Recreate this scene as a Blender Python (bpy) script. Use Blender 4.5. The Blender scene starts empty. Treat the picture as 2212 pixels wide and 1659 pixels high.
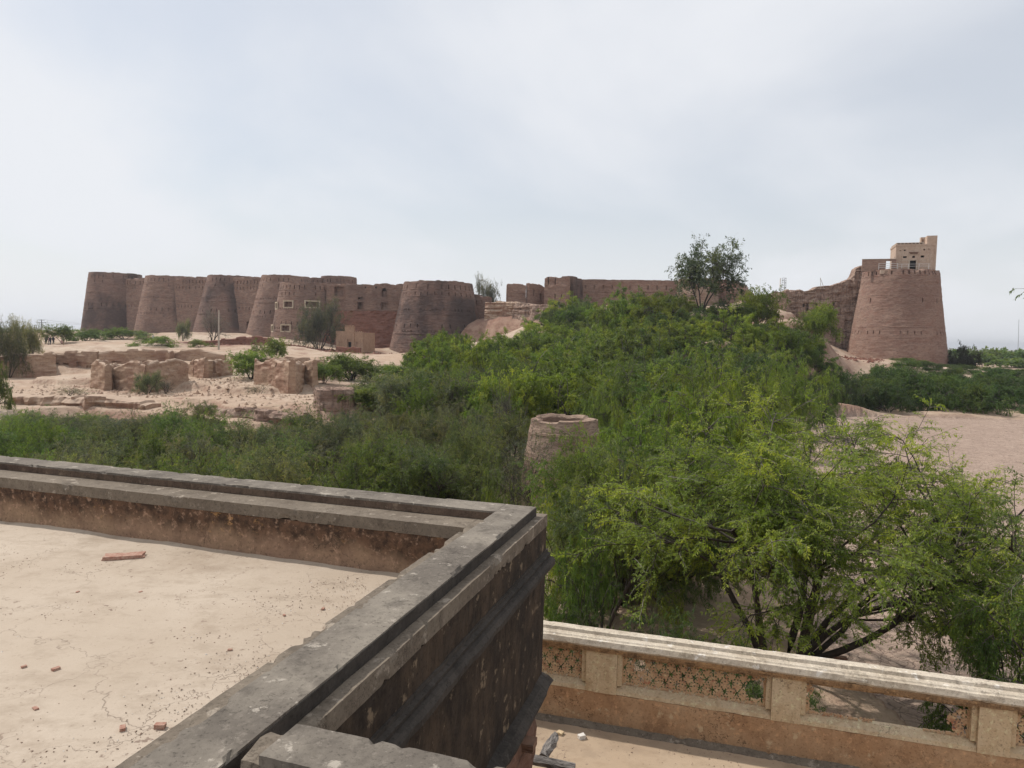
import bpy, math, random
import numpy as np
from mathutils import Matrix, Vector

SC = bpy.context.scene
# ------------------------------------------------------------------ camera, sky, sun, exposure
F = 1536.0; H = 11.0
_p = math.radians(3.725); _r = math.radians(1.29)
FWD = np.array([0, math.cos(_p), -math.sin(_p)]); _u0 = np.array([0, math.sin(_p), math.cos(_p)]); _x0 = np.array([1.0, 0, 0])
RT = _x0*math.cos(_r) + _u0*math.sin(_r); UP = _u0*math.cos(_r) - _x0*math.sin(_r)
cam_d = bpy.data.cameras.new('camera'); cam_d.lens = 25.0; cam_d.sensor_width = 36.0
cam_d.clip_start = 0.05; cam_d.clip_end = 20000
cam = bpy.data.objects.new('camera', cam_d); SC.collection.objects.link(cam); SC.camera = cam
M = Matrix.Identity(4)
for i in range(3):
    M[i][0] = RT[i]; M[i][1] = UP[i]; M[i][2] = -FWD[i]
M[2][3] = H
cam.matrix_world = M

SUN_AZ = -62.0; SUN_EL = 50.0
W = bpy.data.worlds.new('World'); SC.world = W; W.use_nodes = True
nt = W.node_tree; nt.nodes.clear()
def wn(t, **k):
    n = nt.nodes.new(t)
    for a, b in k.items(): setattr(n, a, b)
    return n
out = wn('ShaderNodeOutputWorld'); bg = wn('ShaderNodeBackground'); bg.inputs[1].default_value = 0.10
sky = wn('ShaderNodeTexSky'); sky.sky_type = 'NISHITA'; sky.sun_disc = False
sky.sun_elevation = math.radians(SUN_EL); sky.sun_rotation = math.radians(SUN_AZ % 360)
sky.air_density = 1.2; sky.dust_density = 1.2; sky.altitude = 100
tc = wn('ShaderNodeTexCoord'); sep = wn('ShaderNodeSeparateXYZ'); nt.links.new(tc.outputs['Generated'], sep.inputs[0])
def wmath(op, a, b=None, c=None, clamp=False):
    n = wn('ShaderNodeMath', operation=op, use_clamp=clamp)
    for i, q in enumerate((a, b, c)):
        if q is None: continue
        if isinstance(q, (int, float)): n.inputs[i].default_value = q
        else: nt.links.new(q, n.inputs[i])
    return n.outputs[0]
# thin high cloud: the view direction is projected on a plane far overhead
zc = wmath('ADD', wmath('MAXIMUM', sep.outputs[2], 0.0), 0.22)
comb = wn('ShaderNodeCombineXYZ')
nt.links.new(wmath('DIVIDE', sep.outputs[0], zc), comb.inputs[0]); nt.links.new(wmath('DIVIDE', sep.outputs[1], zc), comb.inputs[1])
mp = wn('ShaderNodeMapping'); mp.inputs['Rotation'].default_value = (0, 0, 0.5); mp.inputs['Scale'].default_value = (0.75, 0.5, 1)
mp.inputs['Location'].default_value = (6.1, 2.4, 0)
nt.links.new(comb.outputs[0], mp.inputs[0])
n1 = wn('ShaderNodeTexNoise'); n1.inputs['Scale'].default_value = 1.0; n1.inputs['Detail'].default_value = 5; n1.inputs['Roughness'].default_value = 0.5
n1.inputs['Distortion'].default_value = 0.5
nt.links.new(mp.outputs[0], n1.inputs['Vector'])
cr = wn('ShaderNodeMapRange'); cr.inputs[1].default_value = 0.30; cr.inputs[2].default_value = 0.62
cr.inputs[3].default_value = 0.62; cr.inputs[4].default_value = 0.97; cr.interpolation_type = 'SMOOTHSTEP'
nt.links.new(n1.outputs[0], cr.inputs[0])
hz = wn('ShaderNodeMapRange'); hz.inputs[1].default_value = 0.02; hz.inputs[2].default_value = 0.45; hz.inputs[3].default_value = 1; hz.inputs[4].default_value = 0
nt.links.new(sep.outputs[2], hz.inputs[0])
fac = wmath('MAXIMUM', cr.outputs[0], wmath('MULTIPLY', hz.outputs[0], 0.97), clamp=True)
mix = wn('ShaderNodeMix', data_type='RGBA')
nt.links.new(fac, mix.inputs[0]); nt.links.new(sky.outputs[0], mix.inputs[6]); mix.inputs[7].default_value = (8.5, 8.7, 9.1, 1)
nt.links.new(mix.outputs[2], bg.inputs[0]); nt.links.new(bg.outputs[0], out.inputs[0])

sd = bpy.data.lights.new('sun', 'SUN'); sd.energy = 3.5; sd.angle = math.radians(1.2); sd.color = (1, 0.95, 0.88)
so = bpy.data.objects.new('sun', sd); SC.collection.objects.link(so)
_el = math.radians(SUN_EL); _az = math.radians(SUN_AZ)
sdir = Vector((math.sin(_az)*math.cos(_el), math.cos(_az)*math.cos(_el), math.sin(_el)))
so.rotation_euler = sdir.to_track_quat('Z', 'Y').to_euler(); so.location = (-20, 10, 60)
SC.view_settings.view_transform = 'Standard'; SC.view_settings.look = 'None'
SC.view_settings.exposure = 0.0; SC.view_settings.gamma = 1.0; SC.view_settings.use_curve_mapping = False

# ------------------------------------------------------------------ helpers
def ray(u, v): return FWD + RT*(u-1106)/F - UP*(v-829.5)/F
def PY(u, v, Y):
    r = ray(u, v); return np.array([0, 0, H]) + r*Y/r[1]
def PZ(u, v, z):
    r = ray(u, v); return np.array([0, 0, H]) + r*(z-H)/r[2]
rng = np.random.default_rng(7)
_T = rng.random((64, 64, 64)).astype(np.float32)
def vnoise(x, y, z=0.0):
    x, y, z = np.broadcast_arrays(np.asarray(x, float), np.asarray(y, float), np.asarray(z, float))
    xi = np.floor(x).astype(int); yi = np.floor(y).astype(int); zi = np.floor(z).astype(int)
    fx = x-xi; fy = y-yi; fz = z-zi
    fx = fx*fx*(3-2*fx); fy = fy*fy*(3-2*fy); fz = fz*fz*(3-2*fz)
    r = 0
    for i in (0, 1):
        for j in (0, 1):
            for k in (0, 1):
                r = r + _T[(xi+i) & 63, (yi+j) & 63, (zi+k) & 63]*((fx if i else 1-fx)*(fy if j else 1-fy)*(fz if k else 1-fz))
    return r*2-1
def fbm(x, y, z=0.0, o=4, g=0.5):
    r = 0; a = 1; f = 1; s = 0
    for i in range(o):
        r = r + a*vnoise(x*f+13.7*i, y*f+5.1*i, np.asarray(z)*f+9.3*i); s += a; a *= g; f *= 2.03
    return r/s
def sm(a, b, x):
    t = np.clip((x-a)/(b-a), 0, 1); return t*t*(3-2*t)

def tag(o, label=None, cat=None, group=None, kind=None):
    if label: o['label'] = label
    if cat: o['category'] = cat
    if group: o['group'] = group
    if kind: o['kind'] = kind
    return o
def link(name, me, parent=None):
    o = bpy.data.objects.new(name, me); SC.collection.objects.link(o)
    if parent is not None:
        o.parent = parent; o.matrix_parent_inverse = parent.matrix_world.inverted()
    return o
def empty(name, loc, rz=0.0, scale=(1, 1, 1)):
    o = bpy.data.objects.new(name, None); SC.collection.objects.link(o)
    o.location = loc; o.rotation_euler = (0, 0, rz); o.scale = scale; o.empty_display_size = 0.3
    o.matrix_world = Matrix.LocRotScale(Vector(loc), o.rotation_euler, Vector(scale))
    return o
def mesh(name, v, f, mat=None, smooth=False, mi=None):
    """v (N,3); f list of lists or an (M,k) int array, or a list of such arrays"""
    me = bpy.data.meshes.new(name)
    v = np.asarray(v, dtype=np.float32)
    if isinstance(f, np.ndarray): f = [f]
    if len(f) and isinstance(f[0], np.ndarray):
        loops = np.concatenate([a.ravel() for a in f]); counts = np.concatenate([np.full(len(a), a.shape[1]) for a in f])
    else:
        counts = np.array([len(a) for a in f]); loops = np.array([i for a in f for i in a])
    me.vertices.add(len(v)); me.vertices.foreach_set('co', v.ravel())
    me.loops.add(len(loops)); me.loops.foreach_set('vertex_index', loops.astype(np.int32))
    me.polygons.add(len(counts))
    st = np.concatenate([[0], np.cumsum(counts)[:-1]]).astype(np.int32)
    me.polygons.foreach_set('loop_start', st)
    try: me.polygons.foreach_set('loop_total', counts.astype(np.int32))
    except Exception: pass
    me.polygons.foreach_set('use_smooth', np.full(len(counts), bool(smooth)))
    for m in (mat if isinstance(mat, (list, tuple)) else [mat]):
        if m: me.materials.append(m)
    if mi is not None: me.polygons.foreach_set('material_index', np.asarray(mi, dtype=np.int32))
    me.update(calc_edges=True); me.validate()
    return me
class MB:
    def __init__(s): s.v = []; s.f = []; s.n = 0
    def add(s, v, f):
        v = np.asarray(v, float)
        s.v.append(v); s.f += [[int(i)+s.n for i in a] for a in f]; s.n += len(v); return s
    def box(s, x0, x1, y0, y1, z0, z1):
        v = [(x, y, z) for x in (x0, x1) for y in (y0, y1) for z in (z0, z1)]
        return s.add(v, [(0, 1, 3, 2), (4, 6, 7, 5), (0, 4, 5, 1), (2, 3, 7, 6), (0, 2, 6, 4), (1, 5, 7, 3)])
    def tube(s, p0, p1, r0, r1, n=6, caps=True):
        p0 = np.array(p0, float); p1 = np.array(p1, float); d = p1-p0; d /= np.linalg.norm(d)
        a = np.cross(d, [0, 0, 1] if abs(d[2]) < .9 else [1, 0, 0]); a /= np.linalg.norm(a); b = np.cross(d, a)
        t = np.arange(n)*2*np.pi/n; ring = np.outer(np.cos(t), a)+np.outer(np.sin(t), b)
        f = [(i, (i+1) % n, n+(i+1) % n, n+i) for i in range(n)]
        if caps: f += [tuple(range(n))[::-1], tuple(range(n, 2*n))]
        return s.add(np.vstack([p0+ring*r0, p1+ring*r1]), f)
    def build(s, name, mat, parent=None, T=None, smooth=False):
        v = np.vstack(s.v)
        if T is not None: v = T(v)
        return link(name, mesh(name, v, s.f, mat, smooth), parent)

# ------------------------------------------------------------------ materials
class NB:
    def __init__(s, name, rough=0.9, spec=0.15):
        s.m = bpy.data.materials.new(name); s.m.use_nodes = True; s.t = s.m.node_tree
        s.b = s.t.nodes['Principled BSDF']; s.b.inputs['Roughness'].default_value = rough
        s.b.inputs['Specular IOR Level'].default_value = spec
        s.tc = s.t.nodes.new('ShaderNodeTexCoord')
    def L(s, a, b): s.t.links.new(a, b)
    def n(s, t, **k):
        q = s.t.nodes.new(t)
        for a, b in k.items(): setattr(q, a, b)
        return q
    def co(s, scale=(1, 1, 1), loc=(0, 0, 0), rot=(0, 0, 0)):
        q = s.n('ShaderNodeMapping'); q.inputs['Scale'].default_value = scale; q.inputs['Location'].default_value = loc
        q.inputs['Rotation'].default_value = rot
        s.L(s.tc.outputs['Object'], q.inputs[0]); return q.outputs[0]
    def noise(s, scale, detail=4, rough=0.55, co=None, dist=0.0):
        q = s.n('ShaderNodeTexNoise'); q.inputs['Scale'].default_value = scale; q.inputs['Detail'].default_value = detail
        q.inputs['Roughness'].default_value = rough; q.inputs['Distortion'].default_value = dist
        s.L(co if co is not None else s.tc.outputs['Object'], q.inputs['Vector']); return q.outputs[0]
    def vor(s, scale, feature='DISTANCE_TO_EDGE', co=None, out=0):
        q = s.n('ShaderNodeTexVoronoi', feature=feature); q.inputs['Scale'].default_value = scale
        s.L(co if co is not None else s.tc.outputs['Object'], q.inputs['Vector']); return q.outputs[out]
    def rng(s, x, a, b, c=0.0, d=1.0, smooth=False):
        q = s.n('ShaderNodeMapRange'); q.clamp = True
        if smooth: q.interpolation_type = 'SMOOTHSTEP'
        for i, w in enumerate((a, b, c, d)): q.inputs[i+1].default_value = w
        s.L(x, q.inputs[0]); return q.outputs[0]
    def math(s, op, a, b=0.0):
        q = s.n('ShaderNodeMath', operation=op)
        for i, w in enumerate((a, b)):
            if isinstance(w, (int, float)): q.inputs[i].default_value = w
            else: s.L(w, q.inputs[i])
        return q.outputs[0]
    def mix(s, f, a, b, mode='MIX'):
        q = s.n('ShaderNodeMix', data_type='RGBA', blend_type=mode)
        for i, w in ((0, f), (6, a), (7, b)):
            if isinstance(w, (int, float)): q.inputs[i].default_value = w
            elif isinstance(w, tuple): q.inputs[i].default_value = tuple(w)+(1,)
            else: s.L(w, q.inputs[i])
        return q.outputs[2]
    def z(s):
        q = s.n('ShaderNodeSeparateXYZ'); s.L(s.tc.outputs['Object'], q.inputs[0]); return q.outputs
    def bump(s, h, strength=0.5, dist=0.05, prev=None):
        q = s.n('ShaderNodeBump'); q.inputs['Strength'].default_value = strength; q.inputs['Distance'].default_value = dist
        s.L(h, q.inputs['Height'])
        if prev is not None: s.L(prev, q.inputs['Normal'])
        return q.outputs[0]
    def done(s, col, nrm=None):
        if isinstance(col, tuple): s.b.inputs['Base Color'].default_value = tuple(col)+(1,)
        else: s.L(col, s.b.inputs['Base Color'])
        if nrm is not None: s.L(nrm, s.b.inputs['Normal'])
        return s.m

def mat_fort(name, light, mid, dark, stain=0.5, red=0.3, off=(0, 0, 0), rut=0.0, fine=(1.3, 1.3, 7.0), bd=.14):
    n = NB(name)
    c_str = n.co((0.35, 0.35, 3.2), off); c_fine = n.co(fine, off)
    s1 = n.noise(1.0, 5, 0.65, c_str); s2 = n.noise(1.0, 4, 0.7, c_fine); big = n.noise(0.11, 4, 0.6, n.co((1, 1, 0.7), off))
    med = n.noise(0.5, 4, 0.6, n.co((1, 1, 1.6), off))
    col = n.mix(n.rng(s1, 0.36, 0.64), mid, light)
    col = n.mix(n.rng(med, 0.48, 0.62, 0, red), col, (0.20, 0.088, 0.062))
    col = n.mix(n.rng(big, 0.47, 0.63, 0, stain), col, dark)
    col = n.mix(n.rng(s2, 0.30, 0.50, 0.75, 0), col, (0.05, 0.032, 0.027))
    col = n.mix(n.rng(s2, 0.60, 0.78, 0, 0.35), col, (0.42, 0.31, 0.24))
    so_ = n.n('ShaderNodeAttribute'); so_.attribute_name = 'soot_shade'
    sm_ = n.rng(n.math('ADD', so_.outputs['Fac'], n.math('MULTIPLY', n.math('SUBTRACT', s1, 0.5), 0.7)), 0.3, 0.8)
    col = n.mix(n.math('MULTIPLY', sm_, 0.8), col, (0.058, 0.043, 0.040))  # smoke stain and painted shade darken the brick together
    hh = n.math('ADD', n.math('MULTIPLY', s1, 0.8), s2)
    nr = n.bump(hh, 0.6, bd)
    if rut:
        r = n.noise(1.0, 4, 0.6, n.co((2.2, 2.2, 0.18), off)); nr = n.bump(r, 0.9, 0.6, nr)
        col = n.mix(n.rng(r, 0.33, 0.5, rut, 0), col, (0.09, 0.055, 0.042))
    return n.done(col, nr)
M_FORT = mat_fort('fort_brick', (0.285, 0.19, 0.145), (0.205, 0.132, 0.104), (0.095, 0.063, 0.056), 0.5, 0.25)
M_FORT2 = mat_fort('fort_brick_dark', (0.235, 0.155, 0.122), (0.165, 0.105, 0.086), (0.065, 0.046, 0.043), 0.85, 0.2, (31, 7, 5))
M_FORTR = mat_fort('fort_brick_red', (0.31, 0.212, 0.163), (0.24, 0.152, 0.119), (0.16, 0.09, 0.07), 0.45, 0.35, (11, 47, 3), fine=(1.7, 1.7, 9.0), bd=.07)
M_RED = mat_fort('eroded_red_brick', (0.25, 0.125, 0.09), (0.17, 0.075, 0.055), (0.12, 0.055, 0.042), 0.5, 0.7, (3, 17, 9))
M_ERODED = mat_fort('eroded_wall', (0.42, 0.31, 0.24), (0.32, 0.215, 0.165), (0.19, 0.115, 0.09), 0.4, 0.2, (5, 1, 8), rut=0.7)

def mat_mud(name, a, b, c):
    n = NB(name)
    s = n.noise(1.0, 5, 0.65, n.co((0.7, 0.7, 2.6))); f = n.noise(5.0, 4, 0.7); g = n.noise(0.3, 3)
    col = n.mix(n.rng(s, 0.38, 0.62), a, b); col = n.mix(n.rng(g, 0.45, 0.65, 0, 0.6), col, c)
    col = n.mix(n.rng(f, 0.3, 0.47, 0.5, 0), col, (0.13, 0.08, 0.055))
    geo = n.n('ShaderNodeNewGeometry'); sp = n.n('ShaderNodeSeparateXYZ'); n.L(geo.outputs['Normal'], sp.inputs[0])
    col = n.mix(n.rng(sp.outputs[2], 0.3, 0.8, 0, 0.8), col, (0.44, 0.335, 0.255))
    return n.done(col, n.bump(n.math('ADD', s, n.math('MULTIPLY', f, 0.4)), 0.7, 0.12))
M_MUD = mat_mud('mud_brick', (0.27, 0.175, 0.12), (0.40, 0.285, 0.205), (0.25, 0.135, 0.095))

def mat_ground():
    n = NB('ground_earth')
    big = n.noise(0.05, 4, 0.55); med = n.noise(0.45, 5, 0.62, n.co((1, 0.6, 1))); fine = n.noise(3.5, 5, 0.72); reds = n.noise(0.16, 5, 0.7, n.co((1, 1, 1), (7, 3, 0)))
    sand = n.mix(n.rng(med, 0.38, 0.62), (0.40, 0.30, 0.222), (0.50, 0.40, 0.31))
    sand = n.mix(n.rng(big, 0.42, 0.6, 0, 0.6), sand, (0.40, 0.275, 0.195))
    geo = n.n('ShaderNodeNewGeometry'); sp = n.n('ShaderNodeSeparateXYZ'); n.L(geo.outputs['Normal'], sp.inputs[0])
    redc = n.mix(n.rng(fine, 0.35, 0.65), (0.16, 0.078, 0.056), (0.32, 0.19, 0.14))
    col = n.mix(n.math('MULTIPLY', n.rng(reds, 0.52, 0.64), 0.75), sand, redc)
    at = n.n('ShaderNodeAttribute'); at.attribute_name = 'rubble'
    col = n.mix(at.outputs['Fac'], col, redc)
    col = n.mix(n.rng(sp.outputs[2], 0.93, 0.72, 0, 0.85), col, n.mix(n.rng(med, .4, .6), (0.22, 0.12, 0.085), (0.36, 0.24, 0.175)))
    col = n.mix(n.rng(fine, 0.25, 0.44, 0.65, 0), col, (0.17, 0.11, 0.08))
    dry = n.noise(0.8, 5, 0.75, n.co((1, 1, 1), (17, 5, 0)))
    col = n.mix(n.rng(dry, 0.56, 0.68, 0, 0.4), col, (0.20, 0.185, 0.125))
    # far plain: scrub
    cd = n.n('ShaderNodeAttribute'); cd.attribute_name = 'far'
    scrub = n.noise(0.012, 6, 0.7, n.co((0.25, 1, 1)))
    fc = n.mix(n.rng(scrub, 0.42, 0.58), (0.34, 0.27, 0.2), (0.10, 0.115, 0.07))
    col = n.mix(cd.outputs['Fac'], col, fc)
    # dry bed: cracked mud
    bd = n.n('ShaderNodeAttribute'); bd.attribute_name = 'bed'
    wob = n.noise(1.5, 3, 0.6); cc = n.n('ShaderNodeMixRGB' if False else 'ShaderNodeVectorMath', operation='ADD')
    n.L(n.co((1, 1, 1)), cc.inputs[0]); wv = n.n('ShaderNodeCombineXYZ'); n.L(wob, wv.inputs[0]); n.L(n.noise(1.7, 3, 0.6, n.co((1, 1, 1), (4, 4, 4))), wv.inputs[1]); n.L(wv.outputs[0], cc.inputs[1])
    v1 = n.vor(2.6, co=cc.outputs[0]); v2 = n.vor(1.0, co=cc.outputs[0])
    mudc = n.mix(n.noise(0.25, 5, 0.6), (0.375, 0.275, 0.215), (0.46, 0.35, 0.28))
    mudc = n.mix(n.rng(n.noise(0.9, 6, 0.75, n.co((1, 1, 1), (2, 9, 0))), 0.42, 0.60, 0.28, 0), mudc, (0.18, 0.12, 0.095))
    mudc = n.mix(n.rng(v1, 0.0, 0.05, 0.8, 0), mudc, (0.10, 0.065, 0.05))
    mudc = n.mix(n.rng(v2, 0.0, 0.025, 0.5, 0), mudc, (0.10, 0.065, 0.05))
    col = n.mix(bd.outputs['Fac'], col, mudc)
    hh = n.math('ADD', n.math('MULTIPLY', med, 1.2), fine)
    nr = n.bump(hh, 0.8, 0.18)
    nr = n.bump(n.math('MULTIPLY', n.rng(v1, 0, 0.08), bd.outputs['Fac']), 0.5, 0.04, nr)
    return n.done(col, nr)
M_GROUND = mat_ground()
M_WELL = mat_fort('well_brick', (0.36, 0.265, 0.20), (0.25, 0.175, 0.132), (0.15, 0.10, 0.077), 0.4, 0.3, (1, 1, 4), fine=(3.5, 3.5, 13.0))

def mat_plaster(name, base, alt, dark, lichen=None, zsplit=None, streak=0.5, crack=0.6, sc=1.0):
    n = NB(name, 0.92)
    big = n.noise(1.1*sc, 5, 0.62); med = n.noise(4*sc, 5, 0.65); fine = n.noise(30*sc, 4, 0.7)
    st = n.noise(1.0, 5, 0.7, n.co((8*sc, 8*sc, 2.2*sc)))
    col = n.mix(n.rng(big, 0.38, 0.62), base, alt)
    col = n.mix(n.rng(st, 0.46, 0.66, 0, streak), col, dark)
    col = n.mix(n.rng(med, 0.52, 0.66, 0, 0.55), col, dark)
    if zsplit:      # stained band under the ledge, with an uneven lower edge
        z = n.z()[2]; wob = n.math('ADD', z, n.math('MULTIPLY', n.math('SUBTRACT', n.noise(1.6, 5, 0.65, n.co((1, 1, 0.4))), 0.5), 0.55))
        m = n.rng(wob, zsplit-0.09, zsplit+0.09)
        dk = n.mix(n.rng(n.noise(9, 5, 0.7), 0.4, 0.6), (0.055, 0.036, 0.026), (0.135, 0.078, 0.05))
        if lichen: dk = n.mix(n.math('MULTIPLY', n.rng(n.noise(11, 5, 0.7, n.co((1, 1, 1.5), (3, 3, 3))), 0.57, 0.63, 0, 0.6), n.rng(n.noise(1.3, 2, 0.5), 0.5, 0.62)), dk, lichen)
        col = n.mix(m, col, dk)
    elif lichen:
        col = n.mix(n.rng(n.noise(5*sc, 5, 0.65, n.co((1, 1, 1), (3, 3, 3))), 0.60, 0.66, 0, 0.8), col, lichen)
    col = n.mix(n.rng(fine, 0.28, 0.46, 0.65, 0), col, tuple(x*0.3 for x in dark))
    col = n.mix(n.rng(n.noise(13*sc, 5, 0.75, n.co((1, 1, 1), (6, 2, 7))), 0.54, 0.66, 0, 0.5), col, tuple(min(.8, x*1.9) for x in base))
    wv = n.n('ShaderNodeVectorMath', operation='ADD'); n.L(n.co((1, 1, 1)), wv.inputs[0])
    cb = n.n('ShaderNodeCombineXYZ'); n.L(n.noise(3*sc, 4, 0.7), cb.inputs[0]); n.L(n.noise(3*sc, 4, 0.7, n.co((1, 1, 1), (5, 5, 5))), cb.inputs[1]); n.L(n.noise(3*sc, 4, 0.7, n.co((1, 1, 1), (8, 8, 8))), cb.inputs[2])
    n.L(cb.outputs[0], wv.inputs[1])
    v = n.vor(0.9*sc, co=wv.outputs[0]); cm = n.noise(0.9*sc, 2, 0.5, n.co((1, 1, 1), (9, 1, 4)))
    ck = n.math('MULTIPLY', n.rng(v, 0, 0.012/sc**0, crack, 0), n.rng(cm, 0.48, 0.56))
    col = n.mix(ck, col, (0.03, 0.022, 0.018))
    hh = n.math('ADD', n.math('MULTIPLY', med, 1.0), n.math('MULTIPLY', fine, 0.35))
    return n.done(col, n.bump(hh, 0.6, 0.02/sc))
M_COPE = mat_plaster('weathered_coping', (0.135, 0.116, 0.097), (0.235, 0.205, 0.168), (0.08, 0.068, 0.057), (0.40, 0.355, 0.30), streak=0.15, sc=1.5)
M_LEDGE = mat_plaster('weathered_ledge', (0.15, 0.122, 0.095), (0.205, 0.17, 0.132), (0.085, 0.068, 0.053), (0.34, 0.29, 0.235), streak=0.1, sc=1.5)
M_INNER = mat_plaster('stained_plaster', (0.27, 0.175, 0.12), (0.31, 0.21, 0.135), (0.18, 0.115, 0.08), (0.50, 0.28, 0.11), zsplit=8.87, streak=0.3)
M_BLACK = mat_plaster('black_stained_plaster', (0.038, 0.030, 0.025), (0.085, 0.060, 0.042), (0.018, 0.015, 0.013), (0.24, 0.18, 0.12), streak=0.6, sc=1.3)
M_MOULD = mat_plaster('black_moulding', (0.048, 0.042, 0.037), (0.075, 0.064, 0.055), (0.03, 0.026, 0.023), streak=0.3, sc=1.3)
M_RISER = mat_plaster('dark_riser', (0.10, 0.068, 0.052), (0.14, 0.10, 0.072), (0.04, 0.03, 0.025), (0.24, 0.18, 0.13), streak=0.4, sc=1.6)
M_BALU = mat_plaster('orange_plaster', (0.40, 0.24, 0.135), (0.50, 0.34, 0.21), (0.26, 0.155, 0.09), (0.56, 0.43, 0.28), streak=0.25, crack=0.8, sc=1.1)
M_POST = mat_plaster('cream_plaster', (0.56, 0.42, 0.265), (0.60, 0.48, 0.33), (0.38, 0.26, 0.15), streak=0.25, crack=0.8, sc=1.2)
M_CAPW = mat_plaster('whitewashed_cap', (0.45, 0.38, 0.295), (0.55, 0.48, 0.39), (0.22, 0.175, 0.13), (0.70, 0.66, 0.60), streak=0.2, sc=1.4)
M_CAPUNDER = mat_plaster('stained_cap_underside', (0.44, 0.28, 0.15), (0.30, 0.2, 0.12), (0.09, 0.06, 0.04), streak=0.75, sc=1.5)
M_JALI = mat_plaster('jali_plaster', (0.56, 0.40, 0.25), (0.48, 0.31, 0.19), (0.26, 0.09, 0.055), (0.40, 0.12, 0.07), streak=0.1, crack=0, sc=2.0)
M_PALE = mat_plaster('pale_plaster', (0.44, 0.325, 0.25), (0.50, 0.39, 0.31), (0.33, 0.23, 0.165), streak=0.2, crack=0, sc=0.6)
M_FRAME = mat_plaster('window_frame_plaster', (0.50, 0.42, 0.32), (0.42, 0.34, 0.25), (0.35, 0.27, 0.2), streak=0.1, crack=0, sc=0.3)
M_SHRINE = mat_plaster('shrine_plaster', (0.38, 0.25, 0.17), (0.44, 0.30, 0.21), (0.27, 0.17, 0.12), streak=0.3, crack=0, sc=0.3)

def mat_floor(name, a, b, c):
    n = NB(name, 0.95)
    big = n.noise(0.5, 5, 0.6); med = n.noise(3.2, 6, 0.7, n.co((1, 1.6, 1), rot=(0, 0, 0.3))); fine = n.noise(38, 4, 0.75); sp = n.noise(16, 3, 0.6, n.co((1, 1, 1), (3, 8, 0)))
    col = n.mix(n.rng(big, 0.38, 0.62), a, b); col = n.mix(n.rng(med, 0.50, 0.66, 0, 0.5), col, c)
    dens = n.rng(n.noise(0.8, 3, 0.6, n.co((1, 1, 1), (8, 2, 0))), 0.42, 0.6, 0.25, 1.0)
    col = n.mix(n.math('MULTIPLY', n.rng(sp, 0.64, 0.70), dens), col, (0.19, 0.135, 0.105))
    col = n.mix(n.rng(fine, 0.26, 0.40, 0.5, 0), col, (0.24, 0.185, 0.145))
    col = n.mix(n.rng(fine, 0.66, 0.74, 0, 0.4), col, (0.68, 0.62, 0.54))
    wv = n.n('ShaderNodeVectorMath', operation='ADD'); n.L(n.co((1, 1, 1)), wv.inputs[0])
    cb = n.n('ShaderNodeCombineXYZ'); n.L(n.noise(2.2, 4, 0.7), cb.inputs[0]); n.L(n.noise(2.2, 4, 0.7, n.co((1, 1, 1), (5, 5, 5))), cb.inputs[1]); n.L(cb.outputs[0], wv.inputs[1])
    v = n.vor(1.25, co=wv.outputs[0]); cm = n.noise(0.9, 3, 0.5, n.co((1, 1, 1), (9, 1, 4)))
    ck = n.math('MULTIPLY', n.rng(v, 0, 0.009, 0.55, 0), n.rng(cm, 0.44, 0.60))
    col = n.mix(n.rng(n.noise(0.65, 6, 0.7, n.co((1, 1, 1), (21, 4, 0))), 0.55, 0.63, 0, 0.38), col, (0.27, 0.205, 0.15))
    col = n.mix(ck, col, (0.16, 0.11, 0.085))
    hh = n.math('SUBTRACT', n.math('ADD', med, n.math('MULTIPLY', fine, 0.4)), n.math('MULTIPLY', ck, 1.0))
    return n.done(col, n.bump(hh, 0.55, 0.015))
M_ROOF = mat_floor('dusty_roof', (0.40, 0.325, 0.252), (0.47, 0.393, 0.315), (0.31, 0.245, 0.185))
M_TERR = mat_floor('dusty_terrace', (0.39, 0.29, 0.20), (0.43, 0.33, 0.235), (0.32, 0.235, 0.16))

def mat_simple(name, c, c2=None, sc=8.0, rough=0.85, stretch=(1, 1, 1), bs=0.4, bd=0.02):
    n = NB(name, rough); q = n.noise(sc, 5, 0.65, n.co(stretch))
    return n.done(n.mix(n.rng(q, 0.35, 0.65), c, c2 or tuple(x*0.6 for x in c)), n.bump(q, bs, bd))
M_BRICKBIT = mat_simple('loose_brick', (0.30, 0.145, 0.105), (0.43, 0.29, 0.225), 30)
M_CHIP = mat_simple('lime_chip', (0.75, 0.72, 0.68), (0.6, 0.56, 0.5), 25)
M_GRIT = mat_simple('grit', (0.18, 0.13, 0.10), (0.34, 0.24, 0.18), 6)
M_WOOD = mat_simple('weathered_wood', (0.30, 0.27, 0.245), (0.09, 0.08, 0.075), 5, stretch=(2, 14, 14), bs=0.9, bd=0.03)
M_CONC = mat_simple('concrete_pole', (0.42, 0.37, 0.31), (0.33, 0.29, 0.25), 2)
M_STEEL = mat_simple('grey_steel', (0.25, 0.25, 0.26), None, 2, 0.6)
M_WHITE = mat_simple('white_railing', (0.72, 0.70, 0.68), (0.6, 0.58, 0.56), 3)
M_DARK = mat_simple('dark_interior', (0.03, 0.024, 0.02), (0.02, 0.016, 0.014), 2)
M_ROUGHB = mat_fort('broken_brickwork', (0.30, 0.19, 0.13), (0.20, 0.12, 0.085), (0.06, 0.04, 0.035), 0.6, 0.5, (2, 2, 2))

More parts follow.
